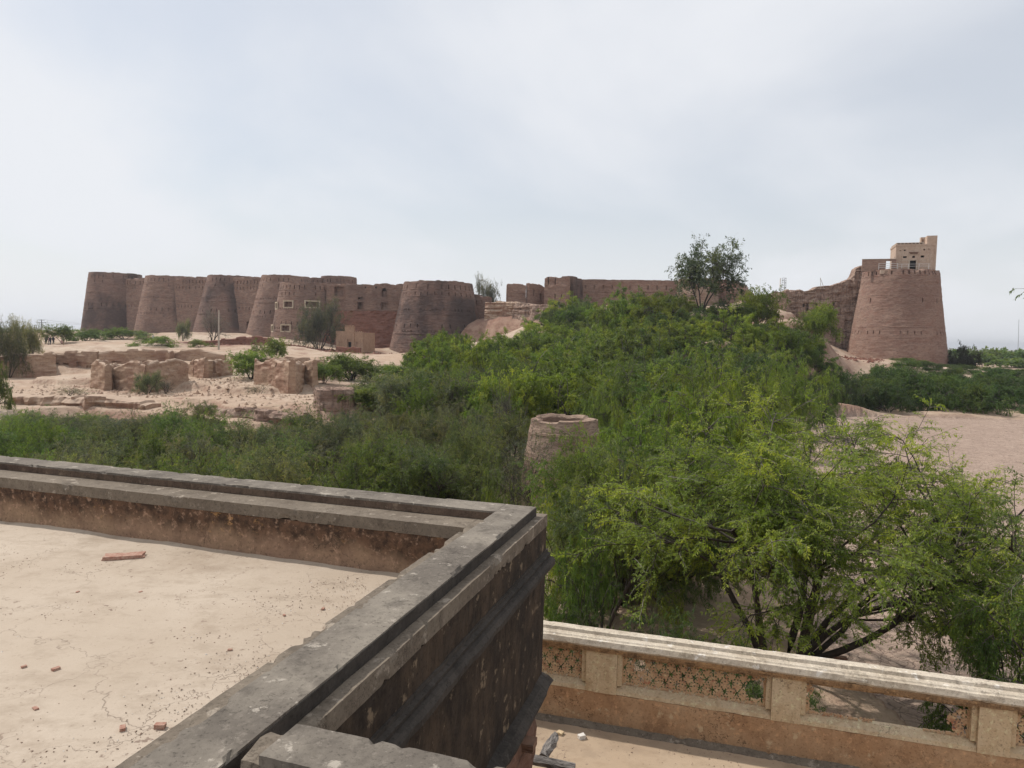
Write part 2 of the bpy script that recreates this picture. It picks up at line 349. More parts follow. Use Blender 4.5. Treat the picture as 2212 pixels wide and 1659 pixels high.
def mat_leaf():
    m = bpy.data.materials.new('leaf'); m.use_nodes = True; t = m.node_tree; t.nodes.clear()
    o = t.nodes.new('ShaderNodeOutputMaterial'); d = t.nodes.new('ShaderNodeBsdfPrincipled'); tr = t.nodes.new('ShaderNodeBsdfTranslucent'); mx = t.nodes.new('ShaderNodeMixShader')
    d.inputs['Roughness'].default_value = 0.55; d.inputs['Specular IOR Level'].default_value = 0.25
    oi = t.nodes.new('ShaderNodeObjectInfo'); at = t.nodes.new('ShaderNodeAttribute'); at.attribute_name = 'tint'
    def mixc(f, a, b, mode='MIX'):
        q = t.nodes.new('ShaderNodeMix'); q.data_type = 'RGBA'; q.blend_type = mode
        for i, w in ((0, f), (6, a), (7, b)):
            if isinstance(w, float): q.inputs[i].default_value = w
            elif isinstance(w, tuple): q.inputs[i].default_value = w
            else: t.links.new(w, q.inputs[i])
        return q.outputs[2]
    ramp = t.nodes.new('ShaderNodeValToRGB'); e = ramp.color_ramp.elements
    e[0].position = 0.0; e[0].color = (0.5, 0.58, 0.62, 1); e[1].position = 1.0; e[1].color = (1.75, 1.45, 1.0, 1)
    k = e.new(0.5); k.color = (1, 1, 1, 1)
    t.links.new(at.outputs['Fac'], ramp.inputs[0])
    c = mixc(1.0, oi.outputs['Color'], ramp.outputs[0], 'MULTIPLY')
    t.links.new(c, d.inputs['Base Color'])
    c2 = mixc(1.0, c, (1.25, 1.35, 0.6, 1), 'MULTIPLY'); t.links.new(c2, tr.inputs[0])
    mx.inputs[0].default_value = 0.45
    t.links.new(d.outputs[0], mx.inputs[1]); t.links.new(tr.outputs[0], mx.inputs[2]); t.links.new(mx.outputs[0], o.inputs[0])
    return m
M_LEAF = mat_leaf()
def mat_bark():
    n = NB('bark', 0.9); at = n.n('ShaderNodeAttribute'); at.attribute_name = 'tint'
    q = n.noise(6, 4, 0.7, n.co((3, 3, 1)))
    c = n.mix(at.outputs['Fac'], (0.052, 0.040, 0.034), (0.30, 0.27, 0.235))
    return n.done(n.mix(n.rng(q, 0.35, 0.6, 0.6, 0), c, (0.03, 0.024, 0.02)), n.bump(q, 0.5, 0.02))
M_BARK = mat_bark()

# ------------------------------------------------------------------ terrain
CT = []
for u, v, Y in [(50,850,75),(250,850,80),(500,860,72),(30,820,100),(250,815,96),(430,815,95),(600,830,88),(700,868,64),(-150,850,75),(-200,800,110),
    (200,775,118),(450,775,118),(600,775,125),(700,772,135),(100,745,150),(250,740,165),(400,738,170),(520,744,165),(600,748,160),(760,765,166),(860,772,170),
    (950,770,168),(1040,757,165),(240,718,245),(370,722,235),(480,720,225),(600,730,205),(0,722,260),(-200,720,260),(760,755,180),
    (1075,690,186),(1140,672,186),(1105,744,158),(1190,700,150),(1240,668,185),(1350,662,188),(1450,662,182),(1520,672,122),(1600,657,185),(1650,668,170),(1690,680,178),
    (1760,775,150),(1730,830,118),(1820,862,104),(1945,790,170),(1850,792,165),(2040,797,165),(2100,800,190),(2210,800,220),(1780,770,172),(1900,830,120),(2050,850,112),(2200,855,112)]:
    CT.append(PY(u, v, Y))
CT += [(10,60,3),(20,80,6.5),(30,100,12),(40,102,10),(30,130,16),(50,130,15.5),(0,100,5.5),(8,125,8.5),(62,140,8.5),(15,60,2.6),(17,72,3),(21,84,3.5),(26,94,5),(34,97,6),(43,96,3.2),(50,97,2.4),(58,104,4),(43,112,12),(53,112,5.5),
    (0,15,3),(7,17.5,3),(5,25,3),(-20,15,3),(-40,20,3),(8,8,3),(8,-10,3),(-20,-10,3),(0,31,2.4),(4,38,2),(-20,35,2),(-40,38,2),(-15,50,2.2),(-35,54,2.4),(5,48,2.2),(-8,48,2),(15,50,2.2),
    (14,36,2.2),(66,98,2.0),(80,99,2.1),(95,100,2.2),(115,102,2.4),(50,95,2.0),(12,20,1.8),(12,30,1.8),(25,45,1.8),(26,60,1.8),(30,75,1.8),(36,88,1.8),(50,80,1.8),(66,88,1.8),(80,92,1.8),(110,92,1.8),(40,40,1.8),(60,60,1.8),(90,60,1.8),(30,20,1.8),(70,20,1.8)]
CT = np.array([np.asarray(c, float) for c in CT])
BE_Y = np.array([-60, 0, 14, 17.3, 22, 29.6, 36, 44, 54, 64, 76, 88, 92, 96]); BE_X = np.array([8.0, 8.2, 8.4, 8.76, 9.4, 9.1, 11, 15, 18, 20, 24, 27.5, 31, 400])
def bedmask(x, y):
    e = np.interp(y, BE_Y, BE_X)
    wig = 0.35*fbm(np.asarray(x)*0.35, np.asarray(y)*0.35, 2.2, 3)*(1+np.asarray(y)*0.03)
    w = 0.1+0.006*np.abs(y)+.05*np.maximum(np.asarray(y)-60, 0)
    return sm(0, w*2, np.asarray(x)-e+wig)
def ground(x, y, detail=True, full=False):
    x = np.asarray(x, float); y = np.asarray(y, float); sh = x.shape; xf = x.ravel(); yf = y.ravel()
    num = np.zeros(xf.shape); den = np.zeros(xf.shape)
    for c in CT:
        d2 = (xf-c[0])**2+(yf-c[1])**2+9.0
        w = d2**-1.9; num += w*c[2]; den += w
    z = num/den
    r = np.hypot(xf, yf)
    far = sm(285, 420, r); behind = sm(-20, -60, yf)
    z = z*(1-far)+2.2*far; z = z*(1-behind)+2.2*behind
    bed = bedmask(xf, yf)*(1-sm(250, 300, r))
    if detail:
        loc = (1-far)
        z = z+loc*(0.55*fbm(xf*.09, yf*.09, 0, 4)+0.16*fbm(xf*.6, yf*.6, 3, 3))*sm(20, 45, r)
        town = sm(8, -4, xf)*sm(52, 60, yf)*sm(112, 98, yf)
        st = 0.95; q = z/st+0.55*fbm(xf*.12, yf*.12, 5, 3); k = np.floor(q); fr = q-k
        zt = (k+sm(0.42, 0.58, fr))*st-0.55*st*fbm(xf*.12, yf*.12, 5, 3)
        z = z*(1-town*.8)+zt*town*.8
        mound = sm(0.0, 10, z-9)*sm(110, 150, yf)*loc
        z = z+mound*(1.8*np.abs(fbm(xf*.22, yf*.1, 7, 4))+.35*np.abs(fbm(xf*.9, yf*.5, 7, 3)))
        z = z+far*0.8*fbm(xf*.01, yf*.01, 1, 3)
    z = z*(1-bed)+(1.8+0.05*fbm(xf*.4, yf*.4, 1, 3))*bed
    if full: return z.reshape(sh), bed.reshape(sh), far.reshape(sh)
    return z.reshape(sh)
def gz(x, y): return float(ground(np.array([x]), np.array([y]))[0])

az = np.concatenate([np.radians(np.arange(-180, -44, 4.0)), np.radians(np.arange(-44, 44, 0.2)), np.radians(np.arange(44, 180, 4.0))])
rr = np.concatenate([[0.5, 4, 7], np.arange(9, 45, 0.4), np.arange(45, 130, .45), np.arange(130, 300, 1.6), np.geomspace(300, 9000, 36)])
AA, RR = np.meshgrid(az, rr); X = RR*np.sin(AA); Y = RR*np.cos(AA)
Z, BED, FAR = ground(X, Y, full=True)
nr_, na = X.shape; idx = np.arange(nr_*na).reshape(nr_, na); nx = np.roll(idx, -1, 1)
quads = np.stack([idx[:-1], nx[:-1], nx[1:], idx[1:]], -1).reshape(-1, 4)
gm = mesh('ground', np.stack([X.ravel(), Y.ravel(), Z.ravel()], 1), quads, M_GROUND, True)
RUB = [(PY(1075, 690, 182), 15), (PY(1130, 685, 180), 13), (PY(1180, 700, 170), 9), (PY(760, 745, 172), 14), (PY(480, 745, 160), 13), (PY(560, 735, 175), 10), (PY(1780, 800, 140), 12), (PY(1000, 760, 165), 8), (PY(860, 765, 165), 9), (PY(200, 880, 62), 5), (PY(1950, 800, 158), 12)]
rub = np.zeros(X.size)
for p, R_ in RUB: rub = np.maximum(rub, np.exp(-((X.ravel()-p[0])**2+((Y.ravel()-p[1])*1.4)**2)/(R_*R_*0.7)))
rub = np.clip(rub*1.2-0.15+0.3*fbm(X.ravel()*.3, Y.ravel()*.3, 4, 3), 0, 0.9)*(rub > 0.05)
for nm, a in (('bed', BED.ravel()), ('far', FAR.ravel()), ('rubble', rub)):
    at = gm.attributes.new(nm, 'FLOAT', 'POINT'); at.data.foreach_set('value', a.astype(np.float32))
g = link('ground', gm); g['kind'] = 'structure'

# ------------------------------------------------------------------ masonry surface builders
def grid_faces(n, m, closed=False):
    i = np.arange(n*m).reshape(n, m); j = np.roll(i, -1, 1) if closed else None
    if closed: return np.stack([i[:-1], j[:-1], j[1:], i[1:]], -1).reshape(-1, 4)
    return np.stack([i[:-1, :-1], i[:-1, 1:], i[1:, 1:], i[1:, :-1]], -1).reshape(-1, 4)
def edges_union(base, cuts, eps):
    a = list(base)
    for c in cuts: a += [c-eps, c+eps]
    return np.array(sorted(set(np.round(a, 4))))
def bastion(name, c, rt, rb, zb, zt, mat, label, seed=0, ns=176, bands=(), slit_rows=(), wins=(), ragged=0.22, disp=0.07, depth=1.4, dmg=0.0, topfn=None, flare=1.0, soot_shade=None):
    """battered round tower: outer skin, ragged top, inner parapet face and a floor inside. wins/slits: (ang, z, w, h, dep), ang 0 = towards the camera"""
    a0 = math.atan2(c[1], c[0])+math.pi       # direction towards the camera
    cuts_a = []; cuts_z = []; rects = []
    for (ang, z, w, h, dp) in wins:
        r = rt+(rb-rt)*((zt-z)/(zt-zb))**flare; da = w/2/r
        rects.append((ang-da, ang+da, z-h/2, z+h/2, dp)); cuts_a += [ang-da, ang+da]; cuts_z += [z-h/2, z+h/2]
    for (z, h, num, w, dp, skip) in slit_rows:
        r = rt+(rb-rt)*((zt-z)/(zt-zb))**flare
        for k in range(num):
            ang = -math.pi+2*math.pi*(k+.5)/num
            if abs(ang) > 1.9 or rng.random() < skip: continue
            rects.append((ang-w/2/r, ang+w/2/r, z-h/2, z+h/2, dp)); cuts_a += [ang-w/2/r, ang+w/2/r]
        cuts_z += [z-h/2, z+h/2]
    A = edges_union(np.linspace(-math.pi, math.pi, ns, endpoint=False), cuts_a, 0.0012)
    zs = edges_union(np.linspace(zb, zt, 80), cuts_z+[b[0] for b in bands]+[b[0]+b[1] for b in bands], 0.02)
    AG, ZG = np.meshgrid(A, zs)
    t = np.clip((zt-ZG)/(zt-zb), 0, 1); R = rt+(rb-rt)*t**flare
    for (bz, bh, bo) in bands: R = R+bo*.7*np.clip(.5+1.2*fbm(AG*rt*.3+seed, ZG*.0+bz, 3, 3), .15, 1)*((ZG > bz-.001) & (ZG < bz+bh+.001))
    cx = np.cos(AG+a0); cy = np.sin(AG+a0)
    R = R+disp*fbm(AG*rt*0.5+seed*7, ZG*0.9, seed, 4)+disp*.5*vnoise(AG*rt*1.2+seed, ZG*3.2, 3)
    if dmg: R = R-dmg*sm(.12, .5, fbm(AG*rt*.22+seed*3, ZG*.5, 9, 4))*sm(zt-6, zt, ZG)
    for (a_, b_, z0, z1, dp) in rects: R = R-dp*((AG > a_) & (AG < b_) & (ZG > z0) & (ZG < z1))
    top = zt+ragged*fbm(A*rt*0.45+seed*11, np.full(A.shape, seed*2.3), 1, 4)+ragged*.25*np.sign(vnoise(A*rt*1.1, seed*1.0, 5))
    if topfn is not None: top = top+topfn(A)
    ZG = np.minimum(ZG, top[None, :]); ZG[-1] = top
    ZG = np.maximum.accumulate(ZG, 0)
    P = [np.stack([c[0]+R*cx, c[1]+R*cy, ZG], -1)]
    for rin, zz in ((depth*.5, top+.05), (depth, top-.12), (depth, np.full(A.shape, zt-2.2)), (rt*.97, np.full(A.shape, zt-2.0))):
        rr_ = R[-1]-rin if rin < rt*.9 else np.full(A.shape, .02)
        P.append(np.stack([c[0]+rr_*np.cos(A+a0), c[1]+rr_*np.sin(A+a0), zz], -1)[None])
    V = np.concatenate(P, 0); n, m = V.shape[:2]
    root = empty(name, (c[0], c[1], zb)); tag(root, label, 'bastion')
    me_ = mesh(name, V.reshape(-1, 3), grid_faces(n, m, True), mat)
    if soot_shade is not None:      # smoke stain plus painted right-side shade: (centre angle, half width, lowest and highest height share)
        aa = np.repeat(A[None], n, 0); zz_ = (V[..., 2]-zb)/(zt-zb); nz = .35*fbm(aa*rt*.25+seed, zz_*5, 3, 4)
        s_ = np.clip((soot_shade[1]-np.abs(aa-soot_shade[0]))/.35+nz, 0, 1)*np.clip((soot_shade[3]-zz_)/.12+nz, 0, 1)*np.clip((zz_-soot_shade[2])/.15+nz, 0, 1)
        at = me_.attributes.new('soot_shade', 'FLOAT', 'POINT'); at.data.foreach_set('value', s_.ravel().astype(np.float32))
    o = link('tower_wall', me_, root)
    def onface(ang, z, out=0.0):
        r = rt+(rb-rt)*((zt-z)/(zt-zb))**flare+out
        return np.array([c[0]+r*math.cos(ang+a0), c[1]+r*math.sin(ang+a0), z]), ang+a0
    return root, onface
def rpx(hw, p): return hw*p[1]**2/(F*math.hypot(p[0], p[1]))
def frame_part(root, pos, ang, w, h, t=0.25, mat=None, lab=None):
    """plaster border round an opening, and the opening's dark back board"""
    mb = MB(); a, b = w/2, h/2
    mb.box(-a-t, -a, -.12, .12, -b-t, b+t).box(a, a+t, -.12, .12, -b-t, b+t).box(-a, a, -.12, .12, b, b+t).box(-a, a, -.12, .12, -b-t, -b)
    ca, sa = math.cos(ang+math.pi/2), math.sin(ang+math.pi/2)
    T = lambda v: np.stack([pos[0]+v[:, 0]*ca-v[:, 1]*sa, pos[1]+v[:, 0]*sa+v[:, 1]*ca, pos[2]+v[:, 2]], 1)
    o = mb.build('window_frame', mat or M_FRAME, root, T)
    return o

# top heights and radii come from the tower's own distance
def mk(name, uc, vt, hwt, hwb, vb, Yd, mat, label, **k):
    p = PY(uc, vt, Yd); q = PY(uc, vb, Yd); zt = p[2]; zb = q[2]-3
    rt = rpx(hwt, p); rb = rpx(hwb, p); rb = rt+(rb-rt)*((zt-zb)/(zt-q[2]))
    return bastion(name, (p[0], p[1]), rt, rb, zb, zt, mat, label, **k)+((p[0], p[1]), rt, rb, zb, zt)
def std(zt, zb=0, n=34):
    return dict(slit_rows=((zt-1.5, 1.1, n, .27, .4, .3), (zt-3.3, .9, n, .27, .35, .35), (zt-7.4, .5, n*2, .3, .18, .2), (zt-11.5, 1.0, n, .32, .45, .25), (zt-12.9, .5, n*2, .36, .2, .2)),
                bands=((zt-2.3, .18, .12), (zt-4.1, .18, .1), (zt-8.6, .22, .16), (zt-13.6, .25, .18), (zt-17.0, .16, .1)))
T = {}
z = lambda u, v, Y: PY(u, v, Y)[2]
BL = [('t1', 250, 592, 57.5, 76, 714, 262, M_FORT2, 'huge round brick bastion at the far left end of the fort', 1),
      ('t2', 370, 599, 55, 81, 719, 250, M_FORT, 'second round bastion from the left, with rows of slits and a red base', 2),
      ('t3', 501, 598, 52, 84, 719, 238, M_FORT2, 'third bastion from the left, behind the bare concrete pole, dark on its right', 3),
      ('t4', 618, 598, 52, 84, 719, 226, M_FORT, 'narrow visible fourth bastion, half covered by the bastion with framed windows', 4),
      ('t8', 732, 599, 38, 46, 680, 236, M_FORT2, 'low bastion top rising behind the flat curtain wall with windows', 8),
      ('t5', 664, 613, 57.5, 79, 733, 205, M_FORT, 'bastion with four pale framed windows behind the wispy grey tree', 5),
      ('t6', 947, 612, 73.5, 105, 767, 190, M_FORT2, 'large broad bastion in the middle left of the fort, blackened on its right side', 6)]
for key, uc, vt, hwt, hwb, vb, Yd, mt, lab, sd_ in BL:
    zt = z(uc, vt, Yd); kw = std(zt)
    if key == 't5':
        ws = []
        for (uu, vv, w, h) in ((626, 657, 2.7, 1.5), (674, 657, 3.6, 1.5), (622, 697+12, 2.7, 1.5), (593, 659, 2.2, 1.5), (588, 709, 2.0, 1.5)):
            zz = z(uu, vv, 196); r_ = 7.7+2.8*(zt-zz)/20
            s_ = max(-.97, min(.97, (uu-664)/1536*205/r_)); ws.append((math.asin(s_), zz, w, h, .9))
        kw['wins'] = ws
    kw['soot_shade'] = dict(t1=(.75, .5, .1, .75), t2=(.5, .55, .2, .98), t3=(.35, .6, .1, .95), t4=(.5, .4, .2, .8), t8=(.9, .3, .0, .2), t5=(1.0, .45, .3, .8), t6=(.72, .72, .05, .9))[key]
    if key == 't6': kw.update(ragged=.3, disp=.1)
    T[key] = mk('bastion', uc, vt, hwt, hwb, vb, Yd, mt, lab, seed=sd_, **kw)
    if key == 't5':
        for (ang, zz, w, h, dp) in ws:
            p, a = T[key][1](ang, zz, .06); frame_part(T[key][0], p, a, w, h, .33)

def wall(name, p0, p1, topfn, zb, mat, label, thick=2.5, batter=.06, seed=0, slits=(), wins=(), disp=.12, rough=.3, step=.5, cat='wall', bands=(), round_=0.0, ruts=0.0, parent=None, through=()):
    """wall from p0 to p1; p0->p1 runs left to right as seen from the camera, front face towards it. wins: (s, z, w, h, depth)"""
    p0 = np.array(p0[:2], float); p1 = np.array(p1[:2], float); Lw = np.linalg.norm(p1-p0); e = (p1-p0)/Lw; nrm = np.array([e[1], -e[0]])
    rects = []; cs = []; cz = []
    for (s, zz, w, h, dp) in wins: rects.append((s-w/2, s+w/2, zz-h/2, zz+h/2, dp)); cs += [s-w/2, s+w/2]; cz += [zz-h/2, zz+h/2]
    for (zoff, h, sp, w, dp) in slits:
        for k in range(int(Lw/sp)):
            s = (k+.5)*sp
            if rng.random() < .15: continue
            rects.append((s-w/2, s+w/2, zoff-h/2, zoff+h/2, dp)); cs += [s-w/2, s+w/2]
        cz += [zoff-h/2, zoff+h/2]
    S = edges_union(np.linspace(0, Lw, max(4, int(Lw/step)+1)), [c for c in cs if 0.05 < c < Lw-.05], .01); S = S[(S >= 0) & (S <= Lw)]
    zmax = max(float(np.max(topfn(S/Lw))), zb+1)
    zs = edges_union(np.linspace(zb, zmax, max(8, int((zmax-zb)/step)+1)), cz+[b[0] for b in bands]+[b[0]+b[1] for b in bands], .015)
    SG, ZG = np.meshgrid(S, zs)
    top = topfn(S/Lw)+rough*fbm(S*.5+seed*5, np.full(S.shape, seed*1.7), 2, 4)+rough*.4*np.sign(vnoise(S*.9+seed, seed*1.0, 3))
    Z1 = np.minimum(ZG, top[None, :]); Z1[-1] = top
    off = thick/2+(zmax-Z1)*batter+disp*fbm(SG*.5+seed*3, Z1*.9, seed, 4)+disp*.5*vnoise(SG*1.1, Z1*3.0, seed)
    if ruts: off = off-ruts*np.abs(fbm(SG*.9+seed, Z1*.12, 4, 4))-ruts*.5*np.abs(vnoise(SG*.3, Z1*1.6, 2))
    for (bz, bh, bo) in bands: off = off+bo*((ZG > bz-.001) & (ZG < bz+bh+.001))
    if round_: off = off-round_*np.clip(1-(top[None, :]-Z1)/round_, 0, 1)**2
    for (a, b, z0, z1, dp) in rects: off = off-dp*((SG > a) & (SG < b) & (ZG > z0) & (ZG < z1))
    def P(S_, o_, Z_): return np.stack([p0[0]+e[0]*S_+nrm[0]*o_, p0[1]+e[1]*S_+nrm[1]*o_, Z_], -1)
    fr = P(SG, off, Z1)
    tp = P(S[None], (np.full(S.shape, 0.0)+.2*disp)[None], (top+.08+round_*.25)[None])
    bo_ = -(thick/2+(zmax-Z1[::-1])*batter)
    if round_: bo_ = bo_+round_*np.clip(1-(top[None, :]-Z1[::-1])/round_, 0, 1)**2
    bo_ = bo_-disp*fbm(SG*.5+seed*9, Z1[::-1]*.9, seed+3, 3)
    for (a, b, z0, z1, dp) in rects:
        if dp > 5: pass
    bk = P(SG, bo_, Z1[::-1])
    V = np.concatenate([fr, tp, bk], 0); n, m = V.shape[:2]; f = [grid_faces(n, m)]
    # open the through holes
    if through:
        keep = np.ones(len(f[0]), bool); cen = V.reshape(-1, 3)[f[0]].mean(1)
        ss = (cen[:, :2]-p0)@e
        for (s, zz, w, h) in through: keep &= ~((np.abs(ss-s) < w/2) & (np.abs(cen[:, 2]-zz) < h/2))
        f = [f[0][keep]]
    idx = np.arange(n*m).reshape(n, m); faces = [list(q) for q in f[0]]
    faces.append(list(idx[::-1, 0])); faces.append(list(idx[:, -1]))
    me = mesh(name, V.reshape(-1, 3), faces, mat, False)
    if parent is not None: return link('wall', me, parent)
    o = link(name, me); tag(o, label, cat)
    return o, p0, e, nrm, thick, batter, zmax

def straight(a, b): return lambda t: a+(b-a)*t
def prof(pts):
    xs = [p[0] for p in pts]; ys = [p[1] for p in pts]; return lambda t: np.interp(t, xs, ys)
ks = ['t1', 't2', 't3', 't4']
for i, (a, b) in enumerate(zip(ks[:-1], ks[1:])):
    pa, pb = np.array(T[a][2]), np.array(T[b][2]); e_ = (pb-pa)/np.linalg.norm(pb-pa); n_ = np.array([e_[1], -e_[0]]); pa = pa+n_*(.6 if i == 0 else 3.6); pb = pb+n_*(2.4 if i == 0 else 3.0); za = z(410, 602, 244); zt_ = [z(415, 601, 247), z(480, 601, 241), z(560, 601, 230)][i]
    wall('curtain_wall', pa, pb, straight(zt_, zt_), 5, M_FORT, ['fort wall between the first and second bastions from the left', 'fort wall between the second and third bastions from the left', 'fort wall between the third and fourth bastions, with a hole in its foot'][i],
         2.5, .07, i, slits=((zt_-1.5, 1.1, 1.5, .34, .5), (zt_-3.4, .9, 1.5, .3, .4), (zt_-9.8, .8, 1.5, .32, .4)), bands=((zt_-2.3, .18, .12), (zt_-8.4, .18, .12)), step=.7,
         wins=((np.linalg.norm(np.array(pb)-np.array(pa))*.62, 12, 4, 4.5, 1.6),) if i == 2 else ())
pa = T['t4'][2]; pb = T['t8'][2]; zt_ = z(660, 601, 232)
wall('curtain_wall', pa, pb, straight(zt_, zt_), 8, M_FORT2, 'upper strip of fort wall seen above the bastion with framed windows', 2.5, .05, 6, step=.8, slits=((zt_-1.2, 1.0, 1.5, .28, .3),))
# flat wall with windows
p0 = PY(712, 616, 201); p1 = PY(885, 616, 193)
zt_ = z(800, 615, 197); zl = z(800, 672, 197)
wu = lambda u: float(np.linalg.norm(p1[:2]-p0[:2])*(u-712)/173.)
wz = lambda v: z(800, v, 197)
wn_ = [(wu(740), wz(630), 3.2*.9, (642-622)*.128, .9), (wu(740), wz(652.5), 3.9*.8, 1.0, .5), (wu(787), wz(645.2), 2.0*.85, .62, .8), (wu(787), wz(661), 1.7, 1.9, 1.1), (wu(838), wz(635), 1.7, 1.6, .6), (wu(838.5), wz(661.5), 1.8, 1.9, .5), (wu(820), wz(622), .6, .45, .7), (wu(798), wz(622), .5, .45, .5)]
cw = wall('curtain_wall', p0, p1, straight(zt_, zt_), zl-.1, M_FORT, 'flat fort wall with small windows, left of the broad bastion', 3.0, .02, 9, step=.35, wins=wn_, rough=.3,
     slits=((wz(658.5), .35, 1.1, .16, .2),), bands=((zl+.05, .25, .12),), through=((wu(838.5), wz(624.8), 2.0*.5, .5), (wu(838.5), wz(628.4), 2.0*.5, .35)))
zb_ = z(800, 735, 192)
lo = wall('curtain_wall_base', p0, p1, straight(zl, zl), zb_-4, M_RED, None, 3.4, .22, 12, disp=.45, rough=.2, step=.45, cat=None)
lo[0].parent = cw[0]; lo[0].name = 'red_brick_footing'; lo[0]['label'] = 'crumbling red brick footing of the wall'
for k_ in ('category',):
    if k_ in lo[0]: del lo[0][k_]
for (s, zz, w, h, dp) in (wn_[0], wn_[3], wn_[5]):
    pos = np.array([*(p0[:2]+cw[2]*s+cw[3]*(1.5+.12)), zz]); frame_part(cw[0], pos, math.atan2(cw[3][1], cw[3][0]), w, h, .14, M_FORT)
# right of the broad bastion
wall('curtain_wall', PY(1000, 640, 193), PY(1061, 640, 190), prof([(0, z(1000, 637, 192)), (.6, z(1045, 639, 192)), (1, z(1060, 645, 191))]), z(1040, 750, 188)-2, M_FORT2, 'short dark wall stub right of the broad bastion ending at the earth mound', 3.5, .04, 14, step=.5, slits=((z(1040, 652, 191), .8, 1.4, .25, .3), (z(1040, 690, 191), .8, 1.4, .25, .3)))
# ruined house on the mound
rh = empty('ruined_house', PY(1136, 652, 190)); tag(rh, 'small roofless brick house standing on the earth mound beside the square stub', 'ruin')
zt_ = z(1120, 614, 190); zb_ = z(1120, 652, 190)
wall('w', PY(1097, 614, 190), PY(1139, 614, 190), prof([(0, z(1097, 613, 190)), (1, z(1139, 617, 190))]), zb_-3, M_FORTR, None, .8, .0, 15, step=.3, wins=((float((1130.5-1097)*.1237), z(1130, 641, 190), 1.0, 2.0, .35), (2.0, z(1110, 641, 190), 2.6, 1.9, .12)), parent=rh)
wall('w', PY(1139, 612, 189.8), PY(1176, 614, 194), prof([(0, z(1139, 613, 190)), (.3, z(1150, 611, 190)), (.8, z(1170, 617, 192)), (1, z(1176, 622, 194))]), zb_-3, M_FORTR, None, .8, .0, 16, step=.3, wins=((2.0, z(1154, 632, 190), .6, 1.6, .35), (4.6, z(1168, 642, 190), .9, 2.2, .35)), parent=rh)
wall('w', PY(1098, 614, 190.6), PY(1097, 614, 197), straight(zt_, zt_-1), zb_-3, M_FORTR, None, .8, 0, 17, step=.5, parent=rh)
# square stub
st = empty('square_bastion', PY(1215, 655, 190)); tag(st, 'ragged square brick stub above the trees, left end of the long low wall', 'bastion')
zb_ = z(1215, 660, 188)-2
wall('w', PY(1181, 600, 191), PY(1228, 600, 188), prof([(0, z(1181, 601, 190)), (.1, z(1186, 599, 190)), (.45, z(1202, 599, 190)), (.47, z(1203, 601, 190)), (.75, z(1215, 601, 190)), (.8, z(1219, 598, 190)), (1, z(1228, 598, 190))]), zb_, M_FORTR, None, 2.4, .03, 18, step=.3, rough=.15,
     wins=((1.1, z(1190, 606, 190), .3, 2.4, .6), (3.1, z(1202, 606, 190), .3, 2.6, .6), (3.2, z(1205, 641, 190), .3, 1.2, .5), (5.1, z(1218, 641, 190), .3, 1.0, .5)), parent=st)
wall('w', PY(1228.5, 600, 189.5), PY(1254, 600, 198), prof([(0, z(1228, 598, 190)), (.7, z(1243, 602, 194)), (1, z(1253, 605, 196))]), zb_, M_FORT2, None, 2.4, .03, 19, step=.4, parent=st)
# long low wall
zt_ = z(1350, 604.5, 197)
wall('curtain_wall', PY(1238, 605, 198), PY(1475, 606, 193), prof([(0, z(1240, 604, 198)), (1, z(1475, 607, 193))]), z(1350, 665, 192)-3, M_FORTR, 'long low level fort wall above the thicket, with a row of slits', 2.6, .05, 21, step=.45, rough=.08,
     slits=((zt_-2.3, 1.1, 2.4, .3, .4), (zt_-4.9, .9, 2.9, .3, .35)), bands=((zt_-3.6, .18, .12), (zt_-.25, .2, .1)))
T['t7'] = mk('bastion', 1508, 604, 42, 47, 665, 186, M_WELL, 'squat round bastion partly hidden behind the tall dark tree', seed=7, ragged=.2, slit_rows=(), bands=())
wall('broken_wall', PY(1535, 606, 190), PY(1628, 606, 184), prof([(0, z(1535, 605, 188)), (.66, z(1597, 606, 186)), (.69, z(1599, 614, 186)), (.8, z(1609, 618, 185)), (.83, z(1610, 624, 185)), (.93, z(1619, 631, 185)), (1, z(1627, 640, 184))]), z(1580, 668, 184)-3, M_FORTR, 'broken fort wall stepping down to a gap, right of the tall dark tree', 5, .05, 23, step=.35, rough=.5, disp=.4, ruts=.5)
wall('low_ruined_wall', PY(1622, 645, 192), PY(1700, 640, 186), prof([(0, z(1625, 641, 190)), (.5, z(1660, 636, 188)), (1, z(1700, 628, 186))]), z(1660, 670, 186)-3, M_ERODED, 'low remains of wall seen over the treetops at the gap in the fort', 2, .1, 24, step=.5, rough=.5, disp=.4)
# eroded wall up to the right tower
YE = 181.
P0 = PY(1690, 620, 194); P1 = PY(1868, 620, 193)
wall('eroded_wall', P0, P1, prof([(0, z(1690, 626, 187)), (.04, z(1697, 621, 186)), (.2, z(1727, 622, 186)), (.24, z(1735, 626, 186)), (.33, z(1748, 623, 186)), (.38, z(1756, 616, 185)), (.62, z(1800, 610, 185)), (.8, z(1832, 597, 184)), (.83, z(1839, 590, 184)), (.86, z(1843, 572, 184)), (.93, z(1856, 567, 184)), (1, z(1868, 566, 184))]),
     z(1770, 785, 178)-5, M_ERODED, 'tall eroded wall with deep vertical ruts, rising to the right-hand tower', 3.2, .045, 25, step=.28, rough=.25, disp=.35, ruts=1.0,
     wins=tuple((float((uu-1690)/178.*np.linalg.norm(P1[:2]-P0[:2])), z(uu, vv, 182), .55, .9, 1.2) for uu, vv in ((1741, 664), (1760, 663), (1741, 655), (1760, 655), (1798, 652), (1798, 664), (1733, 655))))
